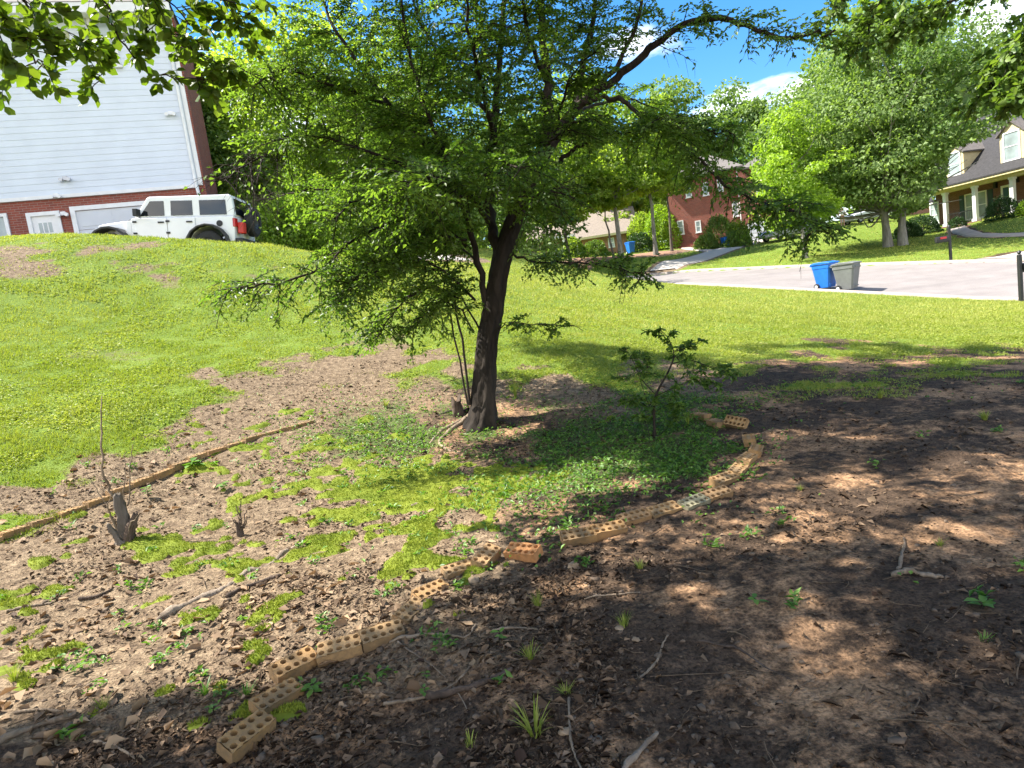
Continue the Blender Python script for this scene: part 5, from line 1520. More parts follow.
dormer(dx, 1.7, ch + .95, 2.0, .75)

# --- red brick house
RR = math.atan2(-.42, .91)
c0 = at(673, 250, 63); RO = np.array([c0[0], c0[1], c0[2] - .3])
rh = thing('red_brick_house', 'two storey red brick house with white garage doors behind clipped shrubs', 'house', RO, RR)
def rl(px, py, yp=0): return local_hit(RO, RR, yp, px, py)
zt_ = rl(720, 172)[1]; xg = rl(745, 240)[0]; xe = rl(800, 230)[0]
MB().box(0, xg, 0, 9, -1.5, zt_).build('wall', M['brick_red'], rh)
MB().box(xg + .002, xe, -.8, 8.6, -1.5, zt_ - .4).build('garage_wing', M['brick_red'], rh)
def hip(mb, x0, x1, y0, y1, z, h_, e=.5):
    x0 -= e; x1 += e; y0 -= e; y1 += e; ym = (y0 + y1) / 2; k = min((y1 - y0) / 2, (x1 - x0) / 2) * .9
    return mb.add([(x0, y0, z), (x1, y0, z), (x1, y1, z), (x0, y1, z), (x0 + k, ym, z + h_), (x1 - k, ym, z + h_), (x0, y0, z + .12), (x1, y0, z + .12), (x1, y1, z + .12), (x0, y1, z + .12)],
                  [(0, 1, 7, 6), (1, 2, 8, 7), (2, 3, 9, 8), (3, 0, 6, 9), (6, 7, 5, 4), (8, 9, 4, 5), (7, 8, 5), (9, 6, 4), (0, 3, 2, 1)])
hip(MB(), 0, xg, 0, 9, zt_ + .003, 2.6).build('roof', M['roof_grey'], rh)
hip(MB(), xg + .7, xe, -.8, 8.4, zt_ - .397, 2.2).build('roof', M['roof_grey'], rh)
for (a_, b_) in (((678, 222), (683.5, 233)), ((696, 222), (700.5, 231)), ((718, 180), (722.5, 190)), ((733, 203), (738, 215)), ((686, 186), (691, 196)), ((703, 184), (708, 194)), ((757, 186), (763, 198)), ((780, 184), (786, 196))):
    yp = 0 if b_[0] < 745 else -.8
    xa, za_ = rl(*a_, yp); xb, zq = rl(*b_, yp); window(rh, xa, xb, min(zq, za_), max(za_, zq), yp, (1, 2), glass='pale_pane', w=.1)
xa, za_ = rl(749, 225, -.8); xb, zq = rl(767.5, 241, -.8); garage_door(rh, xa, xb, zq, za_, -.8)
xa, za2 = rl(773, 228, -.8); xb, _ = rl(790, 238, -.8); garage_door(rh, xa, xb, zq, za_, -.8)
MB().tube([(xg - .15, -.08, zt_), (xg - .15, -.08, -.5)], .06, 8).build('downspout', M['white_trim'], rh, True)
xa, zq = rl(690, 248); st_ = MB()
for k in range(4): st_.box(xa - 1, xa + 1, -.35 * (k + 1), -.35 * k - .003, -1.5, zq + .7 - .2 * k)
st_.build('steps', M['brick_red'], rh)

# --- tan roofed house and the pink one
TR = math.atan2(-.12, .99)
c0 = at(584, 258, 66); TO = np.array([c0[0], c0[1], c0[2] - .6])
th = thing('tan_roof_house', 'low orange brick house with a big tan roof beyond the pale trunks', 'house', TO, TR)
def tl_(px, py, yp=0): return local_hit(TO, TR, yp, px, py)
zt_ = tl_(600, 236)[1]
MB().box(0, 5.4, 0, 8, -1.5, zt_).build('wall', M['brick_orange'], th)
MB().prism([(-.5, zt_ - .12), (-.5, zt_ + .06), (4, zt_ + 3.0), (8.5, zt_ + .06), (8.5, zt_ - .12)], -.6, 5.9, 'x').build('roof', M['roof_tan'], th)
xa, za_ = tl_(608.5, 239); xb, zq = tl_(614, 246); window(th, xa, xb, zq, za_, 0, (1, 2), glass='pale_pane', w=.08)
MB().box(-.6, 5.9, -.56, -.505, zt_ - .16, zt_ + .07).build('eaves', M['cream_trim'], th)
c0 = at(534, 262, 70); KO = np.array([c0[0], c0[1], c0[2] - .6])
kh = thing('pink_brick_house', 'pale pink brick house with white porch posts far behind the shade tree trunk', 'house', KO, TR)
MB().box(0, 5.2, 0, 7, -1.5, 2.9).build('wall', M['brick_pink'], kh)
MB().prism([(-.5, 2.8), (-.5, 2.95), (3.5, 5.4), (7.5, 2.95), (7.5, 2.8)], -.5, 5.7, 'x').build('roof', M['roof_tan'], kh)
for xx in (.5, 2.0, 3.5, 4.9): MB().box(xx - .12, xx + .12, -1.4, -1.16, -1.0, 2.7).build('column', M['white_trim'], kh)
MB().box(-.2, 5.4, -1.55, -.003, 2.55, 2.78).build('porch_beam', M['white_trim'], kh)
window(kh, 2.4, 3.2, .6, 2.0, 0, (1, 2), glass='pale_pane')
# bit of an orange brick building glimpsed between the twin tree and the porch house
p_ = at(914, 225, 66)
nh = thing('brick_garage', 'orange brick wall end glimpsed between the twin trunks and the porch house', 'garage', (p_[0], p_[1], p_[2] - .8), R(-20))
MB().box(0, 1.6, 0, 4, -1, 2.6).build('wall', M['brick_orange'], nh)
MB().prism([(-.3, 2.55), (-.3, 2.65), (2, 4.0), (4.3, 2.65), (4.3, 2.55)], -.3, 1.9, 'x').build('roof', M['roof_dark'], nh)

# ------------------------------------------------------------------ the white off-road car
JX, JY = -7.3, 19.5
jz = [float(gz(x_, JY - .7)) for x_ in (JX - .75, JX - 3.5)]
pit = math.atan2(jz[1] - jz[0], 2.75)
print('jeep ground', jz, 'pitch', math.degrees(pit))
jp = thing('offroad_car', 'white four door off-road car with spare wheel parked below the white house', 'car', (JX, JY, jz[0] + .02 - .75 * math.tan(pit)), rot=(0, -pit, math.pi))
def arch(cx, r, n=7):
    return [(cx + r * math.cos(a), .42 + r * math.sin(a)) for a in np.linspace(math.pi, 0, n)]
body = [(0.02, .58), (0.0, 1.28), (2.88, 1.28), (2.92, 1.24), (2.92, .55), (1.32, .55)] + [(.75 + .56 * math.cos(a), .45 + .56 * math.sin(a)) for a in np.linspace(.18, math.pi - .2, 8)]
MB().prism(body, -.76, .76, 'y').build('body', M['car_white'], jp, bevel=.025)
MB().prism([(2.925, .7), (2.925, 1.25), (3.3, 1.23), (4.02, 1.14), (4.06, 1.0), (4.06, .62)], -.52, .52, 'y').build('hood', M['car_white'], jp, bevel=.05, seg=3)
MB().prism([(4.062, .62), (4.062, 1.06), (4.12, 1.05), (4.12, .62)], -.5, .5, 'y').build('grille', M['car_white'], jp, bevel=.02)
hl = MB().cyl((.38, .92), .1, 4.121, 4.15, 'x', 18); hl.build('headlight', M['pale_pane'], jp)
MB().cyl((-.38, .92), .1, 4.121, 4.15, 'x', 18).build('headlight', M['pale_pane'], jp)
top = [(.0, 1.282), (.06, 1.84), (.12, 1.89), (2.36, 1.87), (2.46, 1.83), (2.86, 1.282)]
MB().prism(top, -.71, .71, 'y').build('hardtop', M['car_white'], jp, bevel=.04, seg=3)
MB().prism([(2.50, 1.80), (2.52, 1.81), (2.89, 1.31), (2.87, 1.30)], -.62, .62, 'y').build('windscreen', M['car_glass'], jp)
for s_ in (1, -1):
    ya, yb = (.712, .722) if s_ > 0 else (-.722, -.712)
    for poly, nm in (([(.22, 1.33), (.24, 1.74), (.98, 1.74), (.98, 1.33)], 'window'), ([(1.18, 1.33), (1.18, 1.74), (1.78, 1.74), (1.80, 1.33)], 'window'), ([(1.98, 1.33), (1.98, 1.74), (2.36, 1.74), (2.68, 1.33)], 'window')):
        MB().prism(poly, ya, yb, 'y').build(nm, M['car_glass'], jp)
    yd0, yd1 = (.762, .79) if s_ > 0 else (-.79, -.762)
    for poly in ([(1.90, .62), (1.90, 1.26), (2.80, 1.26), (2.80, .62)], [(1.36, .62), (1.10, .95), (1.10, 1.26), (1.87, 1.26), (1.87, .62)]):
        dd_ = MB().prism(poly, yd0, yd1, 'y').build('door', M['car_white'], jp, bevel=.012)
        xm = min(p[0] for p in poly); yy0, yy1 = (.792, .82) if s_ > 0 else (-.82, -.792)
        MB().box(xm + .08, xm + .24, yy0, yy1, 1.12, 1.16).build('handle', M['black_plastic'], dd_)
        xq = max(p[0] for p in poly)
        for hz in (.82, 1.14): MB().box(xq - .05, xq + .05, yy0, yy1, hz, hz + .05).build('hinge', M['black_plastic'], dd_)
    y0_, y1_ = (.64, .95) if s_ > 0 else (-.95, -.64)
    def flare(cx, r0_, r1_, a0, a1):
        q = np.linspace(a0, a1, 9)
        return [(cx + r1_ * math.cos(a), .45 + r1_ * .98 * math.sin(a)) for a in q] + [(cx + r0_ * math.cos(a), .45 + r0_ * math.sin(a)) for a in q[::-1]]
    MB().prism(flare(.75, .56, .63, .0, math.pi - .1), *((.765, .95) if s_ > 0 else (-.95, -.765)), 'y').build('fender', M['black_plastic'], jp, bevel=.015)
    MB().prism(flare(3.52, .54, .62, .25, math.pi - .05), *((.525, .95) if s_ > 0 else (-.95, -.525)), 'y').build('fender', M['black_plastic'], jp, bevel=.015)
    MB().prism([(2.93, .6), (2.93, 1.22), (3.05, 1.2), (3.12, .6)], *((.525, .74) if s_ > 0 else (-.74, -.525)), 'y').build('wing_panel', M['car_white'], jp, bevel=.01)
    for cx in (.75, 3.52):
        sgn = s_
        ty_ = MB().lathe([(.24, sgn * .62), (.36, sgn * .62), (.425, sgn * .66), (.44, sgn * .74), (.425, sgn * .84), (.36, sgn * .88), (.24, sgn * .87)], (cx, .44), 'y', 32)
        wo = ty_.build('wheel', M['rubber'], jp, True)
        rm_ = MB().lathe([(.001, sgn * .83), (.1, sgn * .84), (.13, sgn * .80), (.22, sgn * .81), (.245, sgn * .86), (.245, sgn * .64), (.001, sgn * .64)], (cx, .44), 'y', 24)
        rm_.build('rim', M['rim'], wo, True)
    mr = MB(); mr.box(2.60, 2.72, *((.80, 1.02) if s_ > 0 else (-1.02, -.80)), 1.30, 1.50); mr.tube([(2.7, .70 * s_, 1.3), (2.68, .82 * s_, 1.36)], .02, 6)
    mr.build('mirror', M['black_plastic'], jp, bevel=.02)
    MB().box(-.03, .05, *((.60, .78) if s_ > 0 else (-.78, -.60)), .98, 1.22).build('tail_light', M['red_lens'], jp, bevel=.01)
    MB().box(1.35, 2.85, *((.70, .80) if s_ > 0 else (-.80, -.70)), .46, .53).build('step_rail', M['black_plastic'], jp, bevel=.02)
MB().cyl((.42, 1.08), .085, .762, .785, 'y', 20).build('fuel_cap', M['black_plastic'], jp)
MB().prism([(-.015, 1.33), (.035, 1.78), (.05, 1.78), (.0, 1.33)], -.6, .6, 'y').build('rear_window', M['car_glass'], jp)
sw = MB().lathe([(.20, -.32), (.36, -.33), (.42, -.28), (.425, -.18), (.41, -.10), (.36, -.08), (.2, -.08)], (-.08, 1.20), 'x', 32)
swo = sw.build('spare_wheel', M['rubber'], jp, True)
MB().lathe([(.001, -.26), (.12, -.26), (.2, -.30), (.21, -.1), (.001, -.1)], (-.08, 1.20), 'x', 24).build('rim', M['rim'], swo, True)
MB().box(-.20, -.02, .42, .64, .80, 1.12).build('fuel_can', M['red_plastic'], jp, bevel=.03)
MB().box(-.22, .0, -.8, .8, .50, .66).build('bumper', M['black_plastic'], jp, bevel=.03)
MB().box(4.13, 4.34, -.75, .75, .55, .74).build('bumper', M['black_plastic'], jp, bevel=.03)
MB().box(.05, 4.05, -.45, .45, .40, .56).build('chassis', M['black_plastic'], jp)
MB().tube([(3.2, .4, 1.24), (3.1, .5, 1.26), (2.95, .4, 1.27)], .015, 6).build('wiper', M['black_plastic'], jp)

# ------------------------------------------------------------------ far cars
def sedan(label, px, d, rz, paint, dz=0):
    p = gpt(px, d)
    o = thing('parked_car', label, 'car', p + [0, 0, dz], rz)
    prof = [(-2.2, .35), (-2.25, .75), (-2.1, .95), (-1.3, 1.0), (1.0, .98), (2.0, .85), (2.2, .6), (2.15, .3)]
    MB().prism(prof, -.85, .85, 'y').build('body', M[paint], o, bevel=.08, seg=3)
    MB().prism([(-1.75, .98), (-1.05, 1.42), (.15, 1.44), (.95, .98)], -.72, .72, 'y').build('cabin', M[paint], o, bevel=.06, seg=3)
    MB().prism([(.24, 1.38), (.28, 1.40), (.98, 1.02), (.94, 1.0)], -.64, .64, 'y').build('windscreen', M['car_glass'], o)
    for s_ in (1, -1):
        a_, b_ = (.722, .735) if s_ > 0 else (-.735, -.722)
        MB().prism([(-1.4, 1.04), (-1.0, 1.35), (-.45, 1.36), (-.45, 1.04)], a_, b_, 'y').build('window', M['car_glass'], o)
        MB().prism([(-.38, 1.04), (-.38, 1.36), (.1, 1.37), (.65, 1.04)], a_, b_, 'y').build('window', M['car_glass'], o)
        for cx in (-1.35, 1.4):
            w_ = MB().lathe([(.18, s_ * .68), (.30, s_ * .68), (.32, s_ * .75), (.31, s_ * .86), (.18, s_ * .87)], (cx, .32), 'y', 20).build('wheel', M['rubber'], o, True)
            MB().lathe([(.001, s_ * .86), (.17, s_ * .87), (.185, s_ * .7), (.001, s_ * .7)], (cx, .32), 'y', 16).build('rim', M['car_grey'], w_, True)
        MB().box(2.08, 2.19, *((.5, .8) if s_ > 0 else (-.8, -.5)), .62, .75).build('headlight', M['pale_pane'], o)
        MB().box(-2.27, -2.2, *((.5, .82) if s_ > 0 else (-.82, -.5)), .72, .86).build('tail_light', M['red_lens'], o)
    return o
sedan('white car at the top of the lawn seen beside the person', 866, 60, R(195), 'car_white')
sedan('silver car half hidden behind the lime sapling', 786, 55, R(200), 'car_grey')

# ------------------------------------------------------------------ bins
def wheelie_bin(label, loc, rz, mat, s=1.0, sticker=False, group=None, name='wheelie_bin'):
    o = thing(name, label, 'bin', loc, rz, group)
    hw, hd, tw, td, z0, z1 = .24 * s, .27 * s, .32 * s, .40 * s, .06 * s, .98 * s
    mb = MB(); rows = [(hw, hd, z0), (tw * .96, td * .95, z1 - .16 * s), (tw * .96, td * .95, z1 - .155 * s), (tw, td, z1 - .15 * s), (tw, td, z1)]
    V = []; Fc = []
    for w_, d_, z_ in rows:
        c_ = .05 * s
        V += [(-w_ + c_, -d_, z_), (w_ - c_, -d_, z_), (w_, -d_ + c_, z_), (w_, d_ - c_, z_), (w_ - c_, d_, z_), (-w_ + c_, d_, z_), (-w_, d_ - c_, z_), (-w_, -d_ + c_, z_)]
    for k in range(len(rows) - 1):
        for j in range(8): Fc.append((k * 8 + j, k * 8 + (j + 1) % 8, (k + 1) * 8 + (j + 1) % 8, (k + 1) * 8 + j))
    Fc += [tuple(range(8))[::-1], tuple(range(len(V) - 8, len(V)))]
    mb.add(V, Fc); mb.build('body', M[mat], o, bevel=.01)
    ld = MB(); e = .03 * s
    ld.prism([(-td - e, z1 + .003), (-td - e, z1 + .05 * s), (-td * .4, z1 + .10 * s), (td * .5, z1 + .10 * s), (td + .02 * s, z1 + .06 * s), (td + .02 * s, z1 + .003)], -tw - e, tw + e, 'x')
    ld.build('lid', M[mat], o, bevel=.02, seg=3)
    MB().tube([(-tw * .8, td + .08 * s, z1 + .0), (tw * .8, td + .08 * s, z1 + .0)], .018 * s, 8).box(-tw * .8, -tw * .7, td, td + .08 * s, z1 - .04 * s, z1).box(tw * .7, tw * .8, td, td + .08 * s, z1 - .04 * s, z1).build('handle', M[mat], o)
    MB().box(-tw * .7, tw * .7, -td - .035 * s, -td * .96, z1 - .12 * s, z1 - .08 * s).box(-hw * .9, hw * .9, -hd * 1.18, -hd * .99, z0 + .10 * s, z0 + .14 * s).build('lift_bar', M[mat], o, bevel=.008)
    for sg in (-1, 1):
        w_ = MB().lathe([(.02, sg * (hw + .01)), (.11 * s, sg * (hw + .01)), (.125 * s, sg * (hw + .03)), (.11 * s, sg * (hw + .07)), (.02, sg * (hw + .07))], (hd * .85, .125 * s), 'x', 20).build('wheel', M['rubber'], o, True)
        MB().cyl((hd * .85, .125 * s), .06 * s, min(sg * (hw + .071), sg * (hw + .078)), max(sg * (hw + .071), sg * (hw + .078)), 'x', 14).build('hub', M['white_trim'], w_)
    if sticker:
        sx = tw * .965
        st = MB(); k = .97
        st.add([(sx + .004, -.2 * s, .62 * s), (sx + .004, .05 * s, .62 * s), (sx + .014, .05 * s, .84 * s), (sx + .014, -.2 * s, .84 * s), (sx - .01, -.2 * s, .62 * s), (sx - .01, .05 * s, .62 * s), (sx - .01, .05 * s, .84 * s), (sx - .01, -.2 * s, .84 * s)], [(0, 1, 2, 3), (4, 7, 6, 5), (0, 4, 5, 1), (3, 2, 6, 7), (0, 3, 7, 4), (1, 5, 6, 2)])
        st.build('sticker', M['sticker'], o)
    return o
def st_pt(px, n):
    """place on the road under a column of the picture"""
    for d in np.arange(15, 60, .02):
        p = gpt0 = at(px, 280, d)
        if ST_N[0] * p[0] + ST_N[1] * p[1] >= n: break
    s_ = sn(p[0], p[1])[0]
    for _ in range(4):
        p = np.array([p[0], p[1], street_z(s_, n)]); a, b_, c = project(p); p[0] += (px - a) / F * c
        s_ = sn(p[0], p[1])[0]
    return np.array([p[0], p[1], street_z(s_, sn(p[0], p[1])[1])])
pg = st_pt(848, ST_A + .55); pb = st_pt(826.5, ST_A + .75)
wheelie_bin('grey wheelie bin with a white sticker at the kerb beside the blue one', pg, R(38), 'bin_grey', 1.03, True)
wheelie_bin('blue wheelie bin at the kerb tucked against the grey one', pb, R(30), 'bin_blue', 1.0)
wheelie_bin('small blue bin among the shrubs in front of the red brick house', gpt(726, 56), R(10), 'bin_blue', .85)
wheelie_bin('blue bin with pale side next to the birch and the tan house', gpt(631, 60), R(20), 'bin_blue', 1.0)

# ------------------------------------------------------------------ mailboxes
def mailbox(label, loc, rz, flag=True, h=1.05, over=.45, box_dir=-1):
    o = thing('mailbox', label, 'mailbox', loc, rz)
    mb = MB().box(-.05, .05, -.05, .05, -.2, h + over); mb.build('post', M['iron'], o, bevel=.008)
    MB().lathe([(.001, h + over + .14), (.05, h + over + .10), (.06, h + over + .06), (.035, h + over + .02), (.05, h + over + .004)], (0, 0), 'z', 14).build('finial', M['iron'], o, True)
    n = 10; poly = [(-.10, 0), (.10, 0)] + [(.10 * math.cos(a), .13 + .10 * math.sin(a)) for a in np.linspace(0, math.pi, n)]
    x0_, x1_ = (.06, .60) if box_dir > 0 else (-.60, -.06)
    bx = MB().prism([(p[0], h - .1 + p[1]) for p in poly], x0_, x1_, 'x').build('box', M['iron'], o, bevel=.008)
    MB().box(min(0, x0_), max(0, x1_), -.03, .03, h - .15, h - .103).build('arm', M['iron'], o)
    if flag: MB().box((x0_ + x1_) / 2 - .12, (x0_ + x1_) / 2 + .14, -.125, -.112, h + .0, h + .09).build('flag', M['flag_red'], o)
    return o
pm = st_pt(951, ST_B + .7); pm[2] = float(macro_z(pm[0], pm[1]))
mailbox('black mailbox with red flag on a post at the far kerb before the porch house', pm, R(-5))
pm = st_pt(1021.5, ST_A - .7); pm[2] = float(macro_z(pm[0], pm[1]))
mailbox('black mailbox post with ball finial cut by the picture edge at the near kerb', pm, R(5), False, 1.05, .40, 1)

# ------------------------------------------------------------------ person far up the lawn
pp = gpt(843, 58)
pe = thing('person', 'person in white top and pink shorts standing by the white car', 'person', pp, R(150))
def skin_mesh(name, verts, edges, radii, mat, parent, sub=1):
    me = bpy.data.meshes.new(name); me.from_pydata(verts, edges, []); me.update()
    o = bpy.data.objects.new(name, me); COL.objects.link(o); o.parent = parent
    sk = o.modifiers.new('skin', 'SKIN'); sk.use_smooth_shade = True
    for v, r in zip(me.skin_vertices[0].data, radii): v.radius = (r, r)
    me.skin_vertices[0].data[0].use_root = True
    sb_ = o.modifiers.new('sub', 'SUBSURF'); sb_.levels = sub; sb_.render_levels = sub
    me.materials.append(M[mat]); return o
bv = [(0, 0, .92), (0, 0, 1.12), (0, 0, 1.36), (0, 0, 1.45), (0, .01, 1.56), (0, .01, 1.68), (.2, 0, 1.37), (.25, .02, 1.1), (.26, .06, .87), (-.2, 0, 1.37), (-.25, .02, 1.1), (-.24, .08, .87),
      (.09, 0, .85), (.10, .01, .48), (.10, -.01, .08), (.11, .12, .03), (-.09, 0, .85), (-.10, -.04, .48), (-.11, -.08, .08), (-.12, .06, .03)]
be = [(0, 1), (1, 2), (2, 3), (3, 4), (4, 5), (2, 6), (6, 7), (7, 8), (2, 9), (9, 10), (10, 11), (0, 12), (12, 13), (13, 14), (14, 15), (0, 16), (16, 17), (17, 18), (18, 19)]
br_ = [.13, .115, .12, .055, .09, .075, .055, .042, .03, .055, .042, .03, .085, .058, .04, .035, .085, .058, .04, .035]
skin_mesh('body', bv, be, br_, 'skin', pe, 2)
skin_mesh('shirt', [(0, 0, .95), (0, 0, 1.15), (0, 0, 1.36), (.2, 0, 1.36), (.235, .01, 1.2), (-.2, 0, 1.36), (-.235, .01, 1.2)], [(0, 1), (1, 2), (2, 3), (3, 4), (2, 5), (5, 6)], [.165, .14, .14, .075, .07, .075, .07], 'shirt', pe, 2)
skin_mesh('shorts', [(0, 0, .93), (.09, 0, .82), (.10, .0, .62), (-.09, 0, .82), (-.10, -.02, .62)], [(0, 1), (1, 2), (0, 3), (3, 4)], [.15, .11, .095, .11, .095], 'shorts', pe, 2)
skin_mesh('hair', [(0, -.02, 1.60), (0, -.02, 1.70)], [(0, 1)], [.10, .085], 'hair', pe, 2)
# ------------------------------------------------------------------ cored bricks of the edging
def brick_material():
    m, t, b = new_mat('tan cored brick')
    co = coords(t)
    oi = t.nodes.new('ShaderNodeObjectInfo')
    mp = node(t, 'ShaderNodeVectorMath'); mp.operation = 'ADD'
    t.links.new(co, mp.inputs[0]); t.links.new(oi.outputs['Random'], mp.inputs[1])
    n1 = noise(t, mp.outputs[0], 45, 7, .7); n2 = noise(t, mp.outputs[0], 6, 4)
    base_ = ramp(t, oi.outputs['Random'], [(0, (.38, .21, .075)), (.35, (.42, .26, .115)), (.7, (.33, .19, .08)), (1, (.40, .23, .08))])
    c = mixc(t, ramp(t, n1, [(.35, (.55, .55, .55)), (.6, (0, 0, 0))]), base_, (.17, .11, .065))
    c = mixc(t, ramp(t, n2, [(.42, (0, 0, 0)), (.68, (.8, .8, .8))]), c, (.12, .085, .045))
    t.links.new(c, b.inputs['Base Color']); b.inputs['Roughness'].default_value = .92
    bump(t, b, n1, .9, .006)
    return m
M['brick'] = brick_material()
M['brick_mossy'] = plain('grey green weathered brick', (.23, .205, .125), .95, .35, 25, bstr=.4)
M['brick_red_loose'] = plain('orange brick', (.46, .21, .075), .92, .25, 25, bstr=.4)
def cored_brick_mesh(L=.194, Wd=.092, Hh=.057, nx=5, ny=2, r=.0135, seed=0):
    g_ = np.random.default_rng(seed)
    mb = MB(); cw, cd_ = L / nx, Wd / ny
    z = Hh
    for i_ in range(nx):
        for j_ in range(ny):
            cx, cy_ = -L / 2 + cw * (i_ + .5), -Wd / 2 + cd_ * (j_ + .5)
            n = 12; ring = [(cx + r * math.cos(2 * math.pi * k / n), cy_ + r * math.sin(2 * math.pi * k / n)) for k in range(n)]
            hx, hy = cw / 2, cd_ / 2
            def sq(a):
                ca, sa = math.cos(a), math.sin(a); f_ = min(hx / max(abs(ca), 1e-6), hy / max(abs(sa), 1e-6)); return (cx + ca * f_, cy_ + sa * f_)
            corner = math.atan2(hy, hx)
            angs = sorted(set([2 * math.pi * k / n for k in range(n)] + [corner, math.pi - corner, math.pi + corner, 2 * math.pi - corner]))
            outer = [sq(a) for a in angs]; inner = [(cx + r * math.cos(a), cy_ + r * math.sin(a)) for a in angs]; m_ = len(angs)
            V = [(x_, y_, z) for x_, y_ in outer] + [(x_, y_, z) for x_, y_ in inner] + [(x_, y_, z - .045) for x_, y_ in inner] + [(cx, cy_, z - .045)]
            Fc = [(k, (k + 1) % m_, m_ + (k + 1) % m_, m_ + k) for k in range(m_)] + [(m_ + k, m_ + (k + 1) % m_, 2 * m_ + (k + 1) % m_, 2 * m_ + k) for k in range(m_)] + [(2 * m_ + k, 2 * m_ + (k + 1) % m_, 3 * m_) for k in range(m_)]
            mb.add(V, Fc)
    e = .0
    mb.add([(-L / 2, -Wd / 2, 0), (L / 2, -Wd / 2, 0), (L / 2, Wd / 2, 0), (-L / 2, Wd / 2, 0), (-L / 2, -Wd / 2, z), (L / 2, -Wd / 2, z), (L / 2, Wd / 2, z), (-L / 2, Wd / 2, z)], [(0, 1, 5, 4), (1, 2, 6, 5), (2, 3, 7, 6), (3, 0, 4, 7), (0, 3, 2, 1)])
    me = bpy.data.meshes.new('brick'); me.from_pydata(mb.v, [], mb.f)
    bm = bmesh.new(); bm.from_mesh(me); bmesh.ops.remove_doubles(bm, verts=bm.verts, dist=.0004)
    bmesh.ops.recalc_face_normals(bm, faces=bm.faces)
    # worn, uneven edges
    for v in bm.verts:
        if abs(abs(v.co.x) - L / 2) < 1e-4 or abs(abs(v.co.y) - Wd / 2) < 1e-4:
            v.co += Vector(g_.normal(0, .0020, 3))
    bm.to_mesh(me); bm.free()
    return me
bmeshes = [cored_brick_mesh(seed=k) for k in range(3)]
bsmall = cored_brick_mesh(L=.165, seed=9)
GB1 = 'cored bricks of the curved edging'; GB2 = 'cored bricks of the straight edging row'
bk = 0
def put_brick(p, ang, label, group, rise=.040, tilt=(0, 0), mat='brick', mesh=None):
    global bk
    me = (mesh or bmeshes[bk % 3]); bk += 1
    if mat != 'brick' or len(me.materials) == 0:
        if len(me.materials): me = me.copy(); me.materials.clear()
        me.materials.append(M[mat])
    o = bpy.data.objects.new('brick', me); COL.objects.link(o)
    o.location = (p[0], p[1], p[2] + rise - .057)
    o.rotation_euler = (tilt[0], tilt[1], ang)
    tag(o, label, 'brick', group)
    return o
front = [ # end points of the long axis in the picture, label, tilt
 ((221, 753), (268, 718), 'holed tan brick lowest in the picture at the end of the curved edging', (.05, .0)),
 ((258, 706), (292, 685), 'small half buried tan brick between the lowest brick and the seedling', (-.08, .05)),
 ((272, 675), (313, 653), 'tan brick standing proud just above the leafy seedling', (.12, .0)),
 ((317, 654), (362, 638), 'broad sunlit tan brick leading the pair beside the forked stick', (.02, -.02)),
 ((362, 639), (399, 621), 'tan brick at the tip of the forked stick, upper of the pair', (.06, .03)),
 ((400, 611), (415, 597), 'nearly buried tan brick bridging the pair and the half sunken brick', (.05, .0)),
 ((413, 594), (443, 577), 'half sunken brick with soil over one end below the moss patch', (.1, .05)),
 ((447, 568), (471, 559), 'dusty tan brick between the sunken brick and the tilted one', (-.05, .02)),
 ((471, 566), (497, 547), 'tan brick tilted up at an angle before the gap', (.12, -.12)),
 ((507, 552), (542, 552), 'orange brick lying alone square to the view in the gap of the edging', (.10, .0)),
 ((562, 539), (594, 531), 'first clean tan brick after the gap beside the lone orange brick', (.03, 0)),
 ((593, 530), (622, 522), 'tan brick tight against the first clean brick after the gap', (.03, .02)),
 ((617, 519), (647, 510), 'tan brick set a step back where the two pairs meet', (.05, 0)),
 ((649, 511), (676, 502), 'tan brick whose far end touches the grey green brick', (.04, 0)),
 ((681, 502), (703, 496), 'grey green weathered brick in the bend of the edging', (.05, 0)),
 ((705, 495), (724, 487), 'short tan brick turned across the edging after the grey green one', (.08, -.05)),
 ((715, 481), (731, 473), 'narrow looking brick starting the far run of the edging', (.03, 0)),
 ((731, 472), (741, 463), 'second brick of the far run after the turned brick', (.02, 0)),
 ((741, 462), (751, 454), 'third brick of the far run where it bends away', (.0, .02)),
 ((753, 454), (756, 444), 'last brick of the far run, beside the upended one', (.05, 0)),
 ((750, 441), (748, 433), 'sunken brick just before the tilted brick at the far bend', (-.05, 0)),
 ((722, 424), (710, 418), 'buried brick showing as a pale strip behind the shrub', (0, 0)),
 ((707, 416), (694, 412), 'buried pale brick at the far end behind the shrub', (0, 0)),
]
for k, (a, b_, lab, tl2) in enumerate(front):
    pa, pb_ = hit(*a), hit(*b_)
    # the picked points lie on the brick tops, a little above the soil
    c_ = (pa + pb_) / 2; g_ = CAM - c_; g_ /= np.linalg.norm(g_)
    c_ = c_ + g_ * (.04 / max(.2, g_[2]))
    c_[2] = float(macro_z(c_[0], c_[1]))
    ang = math.atan2(pb_[1] - pa[1], pb_[0] - pa[0])
    mat = 'brick_red_loose' if k == 9 else 'brick_mossy' if k == 14 else 'brick'
    rise = .052 if k not in (1, 5, 6, 7) else .034
    if k >= 16: rise = .066
    if k < 20: tl2 = (tl2[0] * .6 + .26, tl2[1])
    put_brick(c_, ang, lab, GB1, rise, tl2, mat, bsmall if k in (1, 14) and False else None)
pt_ = hit(738, 427)
o = put_brick(pt_, R(-50), 'tan brick lying tilted on its side at the far bend of the edging', GB1, .085, (R(50), R(8)))
